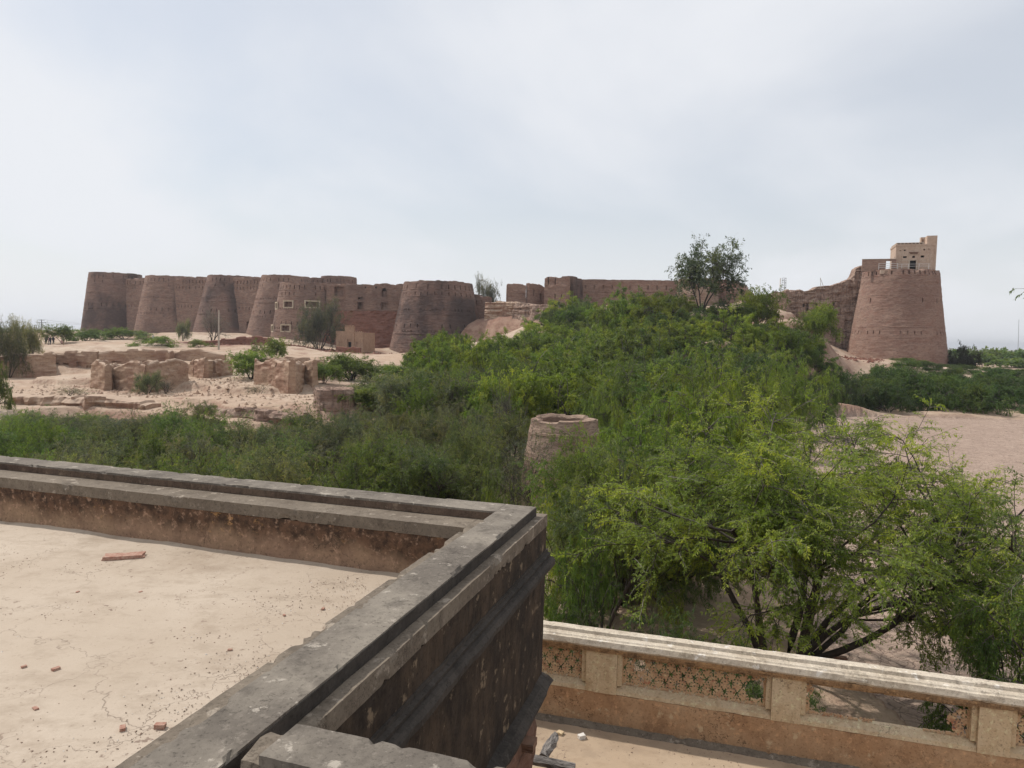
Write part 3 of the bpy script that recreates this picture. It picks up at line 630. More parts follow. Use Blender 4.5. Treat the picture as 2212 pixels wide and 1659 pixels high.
# right tower
pR = PY(1945, 588, 184); ztR = pR[2]
Dn = dict(bands=((ztR-1.6, .2, .12), (ztR-6.4, .22, .1), (ztR-14.3, .25, .14), (ztR-27.0, .25, .12)), slit_rows=((ztR-7.6, 1.1, 40, .3, .3, .5), (ztR-15.6, .8, 44, .26, .3, .3), (ztR-.8, .9, 44, .4, .4, .3)))
p = PY(1945, 588, 184); q = PY(1945, 785, 184); rtR = rpx(83, p); rbR = rpx(114, p); zbR = q[2]-5; rbR = rtR+(rbR-rtR)*((ztR-zbR)/(ztR-q[2]))
RTW, RTF = bastion('bastion', (p[0], p[1]), rtR, rbR, zbR, ztR, M_FORTR, 'massive tapering red brick tower at the right end, crowned by a pale pavilion', seed=31, ns=240, ragged=.3, disp=.08, depth=1.2, dmg=.45, flare=1.1, **Dn)
M_WING = mat_fort('wing_brick', (0.36, 0.245, 0.19), (0.30, 0.195, 0.15), (0.2, 0.12, 0.09), 0.3, 0.2, (9, 9, 2))
# pavilion on it
def rot_T(ox, oy, oz, ang):
    ca, sa = math.cos(ang), math.sin(ang)
    return lambda v: np.stack([ox+v[:, 0]*ca-v[:, 1]*sa, oy+v[:, 0]*sa+v[:, 1]*ca, oz+v[:, 2]], 1)
pc = PY(1976, 583, 179.5); RA = math.radians(-19); TP = rot_T(pc[0], pc[1], pc[2]-.2, RA)
# px -> metres across the front face
k_ = 179.5/1536*1.145
def wall_with_holes(x0, x1, z0, z1, yf, t, holes):
    xs = sorted({x0, x1, *[h[0] for h in holes], *[h[1] for h in holes]}); zs = sorted({z0, z1, *[h[2] for h in holes], *[h[3] for h in holes]})
    mb = MB()
    for a, b in zip(xs[:-1], xs[1:]):
        for c, d in zip(zs[:-1], zs[1:]):
            cx, cz = (a+b)/2, (c+d)/2
            if any(h[0] < cx < h[1] and h[2] < cz < h[3] for h in holes): continue
            mb.box(a, b, yf, yf+t, c, d)
    return mb
def px(u):
    r = ray(u, 583); e = (math.cos(RA), math.sin(RA))      # where that sight line meets the front wall's plane
    A_ = np.array([[e[0], -r[0]], [e[1], -r[1]]]); return float(np.linalg.solve(A_, -np.array(pc[:2]))[0])
def pz(v): return (583-v)*.117+.2
pav = empty('pavilion', (pc[0], pc[1], pc[2])); tag(pav, 'two-level pale plastered pavilion standing on top of the right-hand tower', 'pavilion')
hw = [(px(a), px(b), pz(c), pz(d)) for a, b, c, d in ((1964.5, 1978, 583.2, 563), (1949, 1957, 557.5, 553.5), (1969, 1975, 557.5, 553), (1987, 1995, 557, 552.5), (1950, 1954, 542.5, 539.5), (1992, 1996, 542, 539), (1941, 1943.5, 542.5, 540.5), (2003, 2005, 541, 539))]
wall_with_holes(px(1933), px(2014), -.2, pz(532), 0, .5, hw).build('front_wall', M_PALE, pav, TP)
mb = wall_with_holes(0.5, 8.0, -.2, pz(532), 0, .5, [(2.5, 4.0, pz(583.2), pz(563)), (1.2, 1.8, pz(557), pz(553)), (5.2, 5.8, pz(557), pz(553))])
LX = px(1933)
mb.build('side_wall', M_PALE, pav, lambda v: TP(np.stack([LX+v[:, 1], v[:, 0], v[:, 2]], 1)))
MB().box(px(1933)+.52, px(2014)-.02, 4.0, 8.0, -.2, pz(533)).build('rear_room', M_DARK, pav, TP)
MB().box(px(1933)-.12, px(2014)+.1, -.12, 8.1, pz(532), pz(528.5)).build('cornice', M_PALE, pav, TP)
mb = MB().box(px(1934), px(1995), 0, .3, pz(528.5), pz(525.8)).box(px(1934), px(1934)+.3, .3, 7.8, pz(528.5), pz(525.8))
mb.build('parapet', M_PALE, pav, TP)
MB().box(px(1934)-.05, px(1992), -.05, .35, pz(525.8), pz(525)).box(px(1934)-.05, px(1934)+.35, .36, 7.8, pz(525.8), pz(525)).build('parapet_coping', M_CAPW, pav, TP)
for a in (1936, 1944, 1952, 1960, 1968, 1976, 1984):
    MB().box(px(a), px(a+5), -.03, 0.0, pz(528.2), pz(526.2)).build('parapet_panel', M_RISER, pav, TP)
# stair tower with a doorway
wall_with_holes(px(1991), px(2000), pz(532), pz(510.5), 3.2, .4, [(px(1993.5), px(1997.5), pz(526), pz(515))]).build('stair_door_wall', M_PALE, pav, TP)
MB().box(px(2000), px(2022), .6, 4.6, -.2, pz(510.5)).build('stair_tower', M_PALE, pav, TP)
MB().box(px(1991), px(2000), 3.62, 4.6, pz(532), pz(510.5)).build('stair_tower_rear', M_PALE, pav, TP)
MB().box(px(1961.5), px(1981), -.42, -.002, pz(546.8), pz(545.4)).box(px(1963.5), px(1979.5), -.3, -.002, pz(549), pz(546.9)).build('door_canopy', M_ROUGHB, pav, TP)
MB().box(px(1962.4), px(1964.4), -.08, -.001, pz(583.2), pz(561.5)).box(px(1978.1), px(1980), -.08, -.001, pz(583.2), pz(561.5)).box(px(1964.4), px(1978.1), -.08, -.001, pz(562.8), pz(561.5)).build('door_frame', M_CAPW, pav, TP)
for a, b in ((1938, 1939.5), (1946, 1947), (1984, 1985), (1999, 2000.2), (2007, 2008.2)):
    MB().box(px(a), px(b), -.07, -.001, pz(583), pz(538)).build('pilaster', M_PALE, pav, TP)
for a_, b_ in ((1942, 1962), (1982, 2003)): MB().box(px(a_), px(b_), -.05, -.001, pz(563), pz(562)).build('string_course', M_CAPW, pav, TP)
# lower wing with an open gateway
MB().box(px(1860), px(1886), -1.5, -.9, -.2, pz(561.5)).box(px(1886), px(1911), -1.5, -.9, pz(578), pz(561)).box(px(1923.5), px(1932.8), -1.5, -.9, pz(583), pz(561)).box(px(1911), px(1923.5), -1.5, -.9, pz(564.5), pz(561)).box(px(1886), px(1911), -1.5, -.9, -.2, pz(578)).build('wing_wall', M_WING, pav, TP)
MB().box(px(1859.5), px(1934), -1.6, -.8, pz(560.9), pz(560.0)).build('wing_coping', M_CAPW, pav, TP)
for h_ in (571, 575.5, 579.5):
    mb = MB()
    mb.box(px(1895), px(1935), -2.3, -2.22, pz(h_+.35), pz(h_-.35)); mb.build('railing', M_WHITE, pav, TP)
for h_ in (571.5, 576):
    MB().box(px(1936), px(2008), -1.1, -1.02, pz(h_+.3), pz(h_-.3)).build('railing', M_WHITE, pav, TP)
for a in (1895, 1919, 1935): MB().box(px(a)-.05, px(a)+.05, -2.2, -2.12, pz(584), pz(570)).build('railing_post', M_WHITE, pav, TP)
for a in (1946, 1960, 1983, 2004): MB().box(px(a)-.05, px(a)+.05, -1.0, -.92, pz(584), pz(570.5)).build('railing_post', M_WHITE, pav, TP)
MB().box(px(1897), px(1911), -3.6, -2.4, pz(594), pz(585.5)).build('latrine_box', M_PALE, pav, TP)

# ------------------------------------------------------------------ gate shrine at the foot of the flat wall
sp_ = PY(724, 752, 172); TS = rot_T(sp_[0], sp_[1], sp_[2]-.3, math.radians(-8))
q_ = 172/1536.
sx = lambda u: (u-720)*q_*1.02
sz = lambda v: (753-v)*q_+.3
shr = empty('gate_shrine', tuple(sp_)); tag(shr, 'small plastered shrine with an arched doorway below the flat fort wall', 'shrine')
wall_with_holes(sx(720), sx(741), -.6, sz(716), .35, .4, [(sx(726.5), sx(734.5), sz(750), sz(739))]).build('side_bay', M_SHRINE, shr, TS)
wall_with_holes(sx(761), sx(780), -.6, sz(717), .35, .4, [(sx(765), sx(774), sz(750), sz(739))]).build('side_bay', M_SHRINE, shr, TS)
wall_with_holes(sx(741), sx(761), -.6, sz(707), 0, .8, [(sx(746), sx(756), sz(753), sz(733.5))]).build('portal', M_SHRINE, shr, TS)
for a_, b_ in ((720, 741), (761, 780)): MB().box(sx(a_), sx(b_), .55, .75-.002, sz(751), sz(738)).build('niche_back', M_SHRINE, shr, TS)
wall_with_holes(sx(746)+.02, sx(756)-.02, sz(752), sz(733.6), .3, .3, [(sx(747.5), sx(754.5), sz(750.5), sz(739))]).build('arch_filling', M_SHRINE, shr, TS)
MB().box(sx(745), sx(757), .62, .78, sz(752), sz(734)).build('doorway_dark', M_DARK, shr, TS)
mb = MB()
for i in range(9):
    a = math.pi*i/8; b = math.pi*(i+1)/8
    if i == 8: break
    cx_ = sx(751); r1 = .62; r2 = .78; zc_ = sz(736)
    P_ = [(cx_+r*math.cos(t), y, zc_+r*1.25*math.sin(t)) for r in (r1, r2) for t in (a, b) for y in (-.06, 0-.002)]
    mb.add(P_, [(0, 2, 6, 4), (1, 5, 7, 3), (4, 6, 7, 5), (0, 1, 3, 2), (0, 4, 5, 1), (2, 3, 7, 6)])
mb.build('arch_moulding', M_SHRINE, shr, TS)
MB().box(sx(743), sx(759), -.1, -.001, sz(724.5), sz(723.5)).box(sx(743), sx(759), -.1, -.001, sz(717), sz(716)).box(sx(740.5), sx(761.5), -.08, .85, sz(707), sz(706)).build('cornice', M_SHRINE, shr, TS)
MB().box(sx(720), sx(780)+.02, .76, 9, -.6, sz(718)).build('body', M_SHRINE, shr, TS)
for a in (742, 745.5, 749, 752.5, 756, 759): MB().box(sx(a), sx(a)+.18, .1, .35, sz(706)+.001, sz(703)).build('merlon', M_SHRINE, shr, TS)
for a in (763, 767, 771, 775): MB().box(sx(a), sx(a)+.2, .4, .6, sz(717)+.001, sz(715)).build('merlon', M_SHRINE, shr, TS)
zz = gz(*PY(760, 765, 162)[:2])
wall('low_brick_wall', PY(728, 762, 163), PY(781, 760, 161), straight(z(750, 751, 162), z(750, 751, 162)), zz-2, M_RED, 'low red brick wall in front of the arched shrine', .8, .05, 33, step=.3, rough=.2)

# ------------------------------------------------------------------ mud ruins of the old town
def mud(name, u0, v0, Y0, u1, v1, Y1, tops, label, th=.55, seed=0, wins=(), bat=.05, dn=2.0, parent=None, mat=None, ruts=0.1):
    a = PY(u0, v0, Y0); b = PY(u1, v1, Y1); base = min(gz(a[0], a[1]), gz(b[0], b[1]))-dn
    L_ = np.linalg.norm(b[:2]-a[:2]); tp = []
    for (t, v) in tops: uu = u0+(u1-u0)*t; tp.append((t, z(uu, v, Y0+(Y1-Y0)*t)))
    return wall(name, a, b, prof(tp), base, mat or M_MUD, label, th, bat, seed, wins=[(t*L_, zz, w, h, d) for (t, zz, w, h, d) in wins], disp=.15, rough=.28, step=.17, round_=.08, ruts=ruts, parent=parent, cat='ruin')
mud('mud_wall', -60, 775, 97, 122, 770, 104, [(0, 772), (.45, 769), (.47, 767), (.8, 763), (.97, 763), (1, 767)], 'long low mud wall at the left edge below the bare tree', seed=41, th=.9)
rn = empty('ruined_row', PY(300, 800, 112)); tag(rn, 'long row of roofless mud rooms behind the free-standing ruined house', 'ruin')
mud('w', 108, 768, 111, 215, 768, 109, [(0, 763), (.3, 760), (1, 762)], None, seed=42, parent=rn, wins=[(.15, z(120, 791, 109), 1.1, .9, .3), (.35, z(140, 791, 109), 1.1, .9, .3), (.32, z(140, 806, 109), 1.3, 1.8, .3), (.10, z(118, 806, 109), 1.2, 1.8, .3), (.62, z(172, 800, 109), .9, 2.6, .35), (.82, z(193, 804, 109), 1.0, 2.0, .3), (.9, z(203, 790, 109), .9, .8, .3)])
mud('w', 100, 768, 104, 108, 765, 111, [(0, 768), (.5, 762), (1, 762)], None, seed=43, parent=rn)
mud('w', 213, 768, 109, 400, 768, 114, [(0, 765), (.2, 757), (.5, 756), (.8, 759), (1, 758)], None, seed=44, parent=rn, wins=[(.2, z(240, 787, 108), 1.2, .9, .3), (.4, z(290, 790, 108), 1.2, .9, .3)])
mud('w', 376, 766, 113, 487, 770, 112, [(0, 760), (.1, 757), (.5, 757), (.8, 764), (1, 767)], None, seed=45, parent=rn, mat=M_MUD)
mud('w', 362, 772, 110, 376, 768, 113.2, [(0, 762), (1, 760)], None, seed=46, parent=rn)
hs = empty('ruined_house', PY(300, 800, 88)); tag(hs, 'free-standing roofless mud house with rounded wall tops and a narrow doorway', 'ruin')
mud('w', 202, 790, 86, 233, 790, 83, [(0, 786), (.25, 779), (.7, 782), (1, 786)], None, seed=51, parent=hs, th=.6)
mud('w', 233, 790, 83.2, 249, 790, 88, [(0, 786), (.6, 789), (1, 789)], None, seed=52, parent=hs, th=.6)
mud('w', 249, 790, 85, 318, 786, 82, [(0, 790), (.15, 787), (.5, 780), (.75, 785), (1, 788)], None, seed=53, parent=hs, th=.6)
mud('w', 317, 786, 82, 402, 786, 88, [(0, 788), (.15, 783), (.5, 779), (.7, 777), (.85, 780), (1, 788)], None, seed=54, parent=hs, th=.6)
mud('w', 206, 786, 86, 262, 784, 92, [(0, 784), (.3, 779), (.6, 785), (1, 786)], None, seed=55, parent=hs, th=.5)
mud('w', 262, 784, 92, 402, 784, 88, [(0, 786), (.3, 782), (.42, 776), (.6, 783), (.8, 784), (1, 787)], None, seed=56, parent=hs, th=.5)
s3 = empty('ruined_room', PY(460, 795, 98)); tag(s3, 'corner of a roofless mud room right of the free-standing house', 'ruin')
mud('w', 404, 782, 98, 424, 780, 96, [(0, 790), (.6, 784), (1, 776)], None, seed=57, parent=s3)
mud('w', 424, 776, 96, 446, 776, 93, [(0, 776), (.6, 775), (1, 777)], None, seed=58, parent=s3)
mud('w', 446, 776, 93, 500, 776, 100, [(0, 777), (.3, 779), (.6, 778), (1, 776)], None, seed=59, parent=s3, wins=[(.2, z(456, 790, 93), .8, 2.2, .3)])
s4 = empty('ruined_room', PY(610, 800, 84)); tag(s4, 'blocky mud room ruin between the two green trees at mid left', 'ruin')
mud('w', 553, 780, 86, 592, 780, 84, [(0, 777), (.3, 781), (1, 778)], None, seed=61, parent=s4, th=.6)
mud('w', 592, 778, 84, 632, 780, 80, [(0, 777), (.5, 778), (1, 779)], None, seed=62, parent=s4, th=.7, wins=[(.25, z(603, 790, 81), .5, .5, .3)])
mud('w', 632, 780, 80, 655, 780, 86, [(0, 779), (.5, 782), (1, 786)], None, seed=63, parent=s4, th=.6)
mud('w', 655, 784, 86, 682, 782, 84, [(0, 784), (1, 780)], None, seed=64, parent=s4, th=.6)
mud('w', 560, 776, 92, 700, 776, 90, [(0, 774), (.4, 773), (1, 777)], None, seed=65, parent=s4, th=.5)
mud('mud_wall', 500, 770, 118, 640, 772, 112, [(0, 768), (.4, 774), (1, 773)], 'low broken mud wall crossing behind the green canopies at mid left', seed=66)
mud('mud_wall', 835, 790, 128, 900, 786, 124, [(0, 783), (.5, 778), (1, 784)], 'crumbled mud wall stump below the broad bastion', seed=67, th=1.2)
mud('retaining_wall', 430, 880, 62, 660, 905, 56, [(0, 877), (.4, 884), (.8, 894), (1, 900)], 'low fluted retaining wall along the terrace edge at mid left', seed=68, th=1.6, mat=M_ERODED, ruts=.9)
mud('retaining_wall', 30, 850, 68, 330, 868, 66, [(0, 850), (.15, 852), (.3, 851), (.45, 859), (.6, 857), (.8, 866), (1, 870)], 'low crumbling red bank along the terrace below the long mud wall', seed=69, th=2.4, mat=M_MUD, ruts=1.3)

mud('red_bank', 250, 748, 158, 588, 735, 168, [(0, 748), (.3, 742), (.6, 735), (.85, 727), (1, 731)], 'long dark red rubble bank below the sandy path in front of the fort', seed=77, th=3.0, mat=M_RED, ruts=.3, dn=1.5)
mud('earth_bank', 1052, 660, 184, 1128, 655, 182, [(0, 655), (.2, 653), (.7, 651), (1, 655)], 'tall eroded earth bank with a dark hollow, right of the broad bastion', seed=81, th=5, mat=M_MUD, ruts=1.2, dn=9, bat=.15, wins=[(.35, z(1080, 712, 182), 3.0, 3.0, 2.0), (.75, z(1108, 735, 182), 2.2, 2.0, 1.5)])
mud('earth_bank', 1120, 660, 181, 1215, 655, 176, [(0, 655), (.3, 656), (.7, 660), (1, 668)], 'pale crumbling earth slope below the ruined house on the mound', seed=82, th=6, mat=M_ERODED, ruts=1.0, dn=9, bat=.35)
# round brick stubs
def stub(label, u, vt, hwt, hwb, vb, Yd, mt, seed, **k):
    p = PY(u, vt, Yd); q = PY(u, vb, Yd)
    return bastion('round_tower', (p[0], p[1]), rpx(hwt, p), rpx(hwb, p), q[2]-2, p[2], mt, label, seed=seed, ns=110, **k)
r1 = stub('round brick well tower with a hollow top among the central trees', 1220, 905, 72, 112, 1085, 39, M_WELL, 71, ragged=.2, disp=.07, depth=.45, bands=((z(1238, 935, 39), .12, .06), (z(1238, 985, 39), .1, .05)))
r1[0]['category'] = 'tower'
r2 = stub('low round fluted brick stump at the edge of the thicket, mid left', 722, 840, 44, 52, 885, 61, M_ERODED, 72, ragged=.15, disp=.15, depth=.5)
r2[0]['category'] = 'tower'

# ------------------------------------------------------------------ palace: upper roof, parapets
th = math.radians(-17.4); E1 = np.array([math.cos(th), math.sin(th)]); E2 = np.array([-math.sin(th), math.cos(th)]); O = PZ(1158, 1095, 9.3)[:2]
def TL(v):
    v = np.asarray(v); return np.stack([O[0]+v[:, 0]*E1[0]+v[:, 1]*E2[0], O[1]+v[:, 0]*E1[1]+v[:, 1]*E2[1], v[:, 2]], 1)
def extrude(name, profile, s0, s1, T_, mat, parent, step=.04, amp=.006, chip=.0, seed=0, maxe=.08, axis='x', sub=True):
    """closed profile [(a, z)] swept along x (a = y) or along y (a = x); weathered by noise, edges chipped"""
    pr = []; cor = []
    n = len(profile)
    for i in range(n):
        a = np.array(profile[i], float); b = np.array(profile[(i+1) % n], float); k = max(1, min(14, int(np.linalg.norm(b-a)/maxe))) if sub else 1
        for j in range(k): pr.append(a+(b-a)*j/k); cor.append(1.0 if j == 0 else 0.0)
    pr = np.array(pr); cor = np.array(cor); c = pr.mean(0)
    S = np.linspace(s0, s1, max(2, int(abs(s1-s0)/step)+1)); m = len(pr)
    SG = np.repeat(S[:, None], m, 1); A = np.repeat(pr[None, :, 0], len(S), 0).copy(); Zg = np.repeat(pr[None, :, 1], len(S), 0).copy()
    sx_ = 1 if axis == 'x' else 7.7
    A += amp*fbm(SG*3+seed, A*3+sx_, Zg*3, 4)+amp*.5*fbm(SG*14, A*14+seed, Zg*14, 2)
    Zg += amp*fbm(SG*3+seed+40, A*3+sx_, Zg*3, 4)+amp*.4*fbm(SG*14+9, A*14+seed, Zg*14, 2)
    if chip:
        ch = chip*cor[None]*sm(.12, .30, fbm(SG*3.0+seed*3, A*2.0, Zg*2, 5, .7))
        dv = c-pr; dv /= np.linalg.norm(dv, axis=1)[:, None]+1e-9
        A += ch*np.sign(dv[None, :, 0])*.8; Zg += ch*np.sign(dv[None, :, 1])*.8
    V = np.stack([SG, A, Zg], -1) if axis == 'x' else np.stack([A, SG, Zg], -1)
    idx = np.arange(len(S)*m).reshape(len(S), m); f = [list(q) for q in grid_faces(len(S), m, True)]
    f.append(list(idx[0])); f.append(list(idx[-1][::-1]))
    me = mesh(name, T_(V.reshape(-1, 3)), f, mat)
    return link(name, me, parent)
ZT = 9.3; ZL = 9.206; ZR = 8.66
ub = empty('upper_roof_block', tuple(TL(np.array([[0, 0, 5.7]]))[0])); tag(ub, 'upper palace roof block with a grey stepped parapet and black-stained outer wall', 'building')
extrude('coping', [(-.335, ZL+.003), (0, ZL+.003), (0, ZT), (-.335, ZT)], -9.5, -.325, TL, M_COPE, ub, .03, .005, .045, 1, maxe=.03)
extrude('coping', [(-.32, ZL+.003), (0, ZL+.003), (0, ZT), (-.32, ZT)], -9.5, 0.0, TL, M_COPE, ub, .03, .004, .022, 2, axis='y', maxe=.03)
extrude('ledge', [(-.68, ZL-.12), (.12, ZL-.12), (.12, ZL), (-.68, ZL)], -9.5, -.505, TL, M_LEDGE, ub, .04, .004, .02, 3, maxe=.04)
extrude('ledge', [(-.5, ZL-.12), (.09, ZL-.12), (.09, ZL), (-.5, ZL)], -9.5, .12, TL, M_LEDGE, ub, .03, .004, .03, 4, axis='y', maxe=.03)
extrude('parapet_inner_face', [(-.67, ZR-.15), (-.3, ZR-.15), (-.3, ZL-.122), (-.67, ZL-.122)], -9.5, -.505, TL, M_INNER, ub, .06, .008, 0, 5)
# dark riser faces of the copings: thin plaster skins
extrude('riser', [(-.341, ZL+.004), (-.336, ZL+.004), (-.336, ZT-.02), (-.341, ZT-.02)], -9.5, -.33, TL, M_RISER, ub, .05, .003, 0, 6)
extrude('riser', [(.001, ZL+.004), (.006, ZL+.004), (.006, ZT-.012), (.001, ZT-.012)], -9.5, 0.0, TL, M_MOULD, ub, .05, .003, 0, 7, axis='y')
# outer wall of the right side with two mouldings
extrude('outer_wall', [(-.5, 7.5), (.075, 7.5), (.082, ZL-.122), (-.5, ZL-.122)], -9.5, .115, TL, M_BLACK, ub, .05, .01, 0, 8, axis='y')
def mould(zc, out, hh):
    return [(.05, zc-hh), (.05+out*.55, zc-hh), (.05+out*.98, zc-hh*.55), (.05+out, zc-hh*.1), (.05+out*.8, zc+hh*.2), (.05+out*.55, zc+hh*.25), (.05+out*.6, zc+hh*.6), (.05+out*.35, zc+hh*.7), (.05+out*.35, zc+hh), (.05, zc+hh)]
extrude('moulding', mould(8.74, .125, .10), -9.5, .16, TL, M_MOULD, ub, .05, .005, .008, 9, axis='y', maxe=.03)
extrude('moulding', [(.0, 7.3), (.05, 7.3), (.19, 7.42), (.2, 7.47), (.14, 7.52), (.0, 7.55)], -9.5, .14, TL, M_MOULD, ub, .05, .008, .02, 10, axis='y', maxe=.05)
extrude('outer_wall', [(-.28, 7.0), (.10, 7.0), (.10, ZL-.125), (-.28, ZL-.125)], -9.5, -.51, TL, M_BLACK, ub, .2, .004, 0, 11)
# recessed broken brickwork under the moulding
extrude('broken_brickwork', [(-1.2, 5.6), (-.02, 5.6), (-.05, 6.2), (.02, 6.6), (.04, 7.0), (-.02, 7.32), (-1.2, 7.32)], -9.5, .05, TL, M_ROUGHB, ub, .07, .05, .05, 12, axis='y', maxe=.1)
bxl = MB()
rb_ = random.Random(5)
brick_me = None
for i in range(16):
    y_ = -0.05-rb_.random()*1.5; z_ = 5.75+.105*(i % 14)+.02
    mb = MB().box(-.12, .12, -.06, .06, -.04, .04); v = np.vstack(mb.v)+np.random.default_rng(i).normal(0, .004, (8, 3))
    if brick_me is None: brick_me = mesh('brick', v, mb.f, M_ROUGHB)
    b_ = bpy.data.objects.new('brick', brick_me); SC.collection.objects.link(b_)
    w_ = TL(np.array([[-.02+rb_.random()*.05, y_, z_]]))[0]; b_.location = w_; b_.rotation_euler = (0, 0, th+rb_.uniform(-.2, .2)); b_.scale = (1, 1.3, 1)
    b_.parent = ub; b_.matrix_parent_inverse = ub.matrix_world.inverted()
MB().box(-9.5, -1.2, -9.5, -.3, 3, 8.5).build('core', M_BLACK, ub, TL)
# roof surface as a fine sheet with slight waves
def sheet(name, x0, x1, y0, y1, z0, mat, T_, parent, step=.08, amp=.012, seed=0):
    xs = np.arange(x0, x1+step/2, step); ys = np.arange(y0, y1+step/2, step); XG, YG = np.meshgrid(xs, ys)
    edge = np.exp(-(y1-YG)/.25)*.03 if name == 'roof_floor' else 0
    ZG = z0+amp*fbm(XG*.8+seed, YG*.8, 1, 4)+.004*fbm(XG*6, YG*6, seed, 2)+edge*(1+fbm(XG*2.5, YG*2.5, 3, 3))
    V = np.stack([XG, YG, ZG], -1).reshape(-1, 3)
    return link(name, mesh(name, T_(V), grid_faces(*XG.shape), mat, True), parent)
sheet('roof_floor', -9.5, -.45, -9.4, -.6, ZR, M_ROOF, TL, ub)

# foreground parapet
fp = empty('foreground_parapet', tuple(TL(np.array([[2, -4.6, 8.6]]))[0])); tag(fp, 'grey parapet with a broken end crossing the bottom edge in the foreground', 'parapet')
extrude('coping', [(-4.645, 9.24), (-4.40, 9.24), (-4.40, 9.395), (-4.645, 9.40)], .20, 6.5, TL, M_COPE, fp, .03, .008, .03, 21, maxe=.04)
extrude('broken_end', [(-4.63, 9.22), (-4.42, 9.20), (-4.43, 9.36), (-4.5, 9.372), (-4.62, 9.35)], .10, .197, TL, M_LEDGE, fp, .02, .028, .03, 22, maxe=.03)
extrude('lower_step', [(-4.86, 9.15), (-4.647, 9.15), (-4.647, 9.33), (-4.83, 9.34), (-4.87, 9.28)], .30, 6.5, TL, M_LEDGE, fp, .03, .012, .03, 23, maxe=.04)
extrude('broken_edge', [(-4.84, 9.12), (-4.65, 9.12), (-4.65, 9.29), (-4.8, 9.27)], .13, .30, TL, M_ROUGHB, fp, .02, .03, .02, 24, maxe=.04)
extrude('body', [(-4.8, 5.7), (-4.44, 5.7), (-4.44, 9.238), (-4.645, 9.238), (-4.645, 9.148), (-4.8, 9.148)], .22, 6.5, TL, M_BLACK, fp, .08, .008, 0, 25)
kr = empty('near_roof', tuple(TL(np.array([[3, -8, 8.6]]))[0])); tag(kr, 'palace roof floor just behind the foreground parapet, below the frame', 'roof')
MB().box(.15, 6.5, -11, -4.87, 5.7, 8.8).build('roof_slab', M_ROOF, kr, TL)
# ------------------------------------------------------------------ terrace + balustrade
tb = math.radians(-15.9); B1 = np.array([math.cos(tb), math.sin(tb)]); B2 = np.array([-math.sin(tb), math.cos(tb)]); PB = np.array([3.6246, 8.7698])
def TB(v):
    v = np.asarray(v); return np.stack([PB[0]+v[:, 0]*B1[0]+v[:, 1]*B2[0], PB[1]+v[:, 0]*B1[1]+v[:, 1]*B2[1], v[:, 2]], 1)
tr_ = empty('terrace', (PB[0], PB[1], 3)); tag(tr_, 'dusty lower palace terrace below the balustrade', 'terrace')
sheet('terrace_floor', -12, 8, -9, .1, 5.7, M_TERR, TB, tr_, .1, .015, 4)
MB().box(-12, 8, -9, .3, 2, 5.66).build('terrace_base', M_BALU, tr_, TB)
ba = empty('balustrade', (PB[0], PB[1], 5.7)); tag(ba, 'long orange plaster balustrade with a pale moulded cap and pierced star screens', 'balustrade')
S0, S1 = -9.5, 7.3
extrude('base_wall', [(0, 5.62), (.26, 5.62), (.26, 6.185), (.0, 6.185)], S0, S1, TB, M_BALU, ba, .05, .006, .006, 31)
extrude('skirting', [(-.10, 5.68), (-.002, 5.68), (-.002, 5.76), (-.04, 5.745), (-.09, 5.71)], S0, S1, TB, M_LEDGE, ba, .04, .02, .02, 32, maxe=.03)
extrude('cap', [(-.06, 6.835), (.30, 6.835), (.30, 6.955), (.24, 6.99), (.09, 6.995), (.075, 6.955), (-.0, 6.945), (-.015, 6.93), (-.05, 6.925), (-.075, 6.86)], S0, S1, TB, M_CAPW, ba, .04, .005, .01, 33, maxe=.03)
extrude('cap_moulding', [(-.03, 6.76), (.26, 6.76), (.26, 6.833), (-.055, 6.833), (-.05, 6.80), (-.03, 6.795)], S0, S1, TB, M_CAPUNDER, ba, .04, .005, .012, 34, maxe=.03)
posts = [(-7.36, -6.95), (-4.99, -4.56), (-2.62, -2.2), (-.22, .128), (2.1, 2.44), (4.45, 4.8), (6.8, 7.3)]
for i, (a, b) in enumerate(posts):
    extrude('post', [(-.012, 6.187), (.24, 6.187), (.24, 6.758), (-.012, 6.758)], a, b, TB, M_POST, ba, .04, .004, .006, 40+i)
def star_mask(X, Z, kind):
    hole = np.zeros(X.shape, bool); a = .155; h = .125
    for r in range(5):
        zc = .045+h*r; offx = (a/2 if r % 2 else 0)+.03
        kx = np.round((X-offx)/a); dx = X-offx-kx*a; dz = Z-zc; ph = np.arctan2(dz, dx)+.5*r+kx*.3; rad = np.hypot(dx, dz)
        hole |= rad < .057*(.30+.70*np.abs(np.cos(3*ph))**1.5)
        for (ox, oz) in ((a/2, .012), (a*.26, .058), (-a*.26, .058), (a*.02, -.064)):
            ddx = X-offx-ox; ddx = ddx-np.round(ddx/a)*a; hole |= np.hypot(ddx, Z-zc-oz) < .0135
    return hole
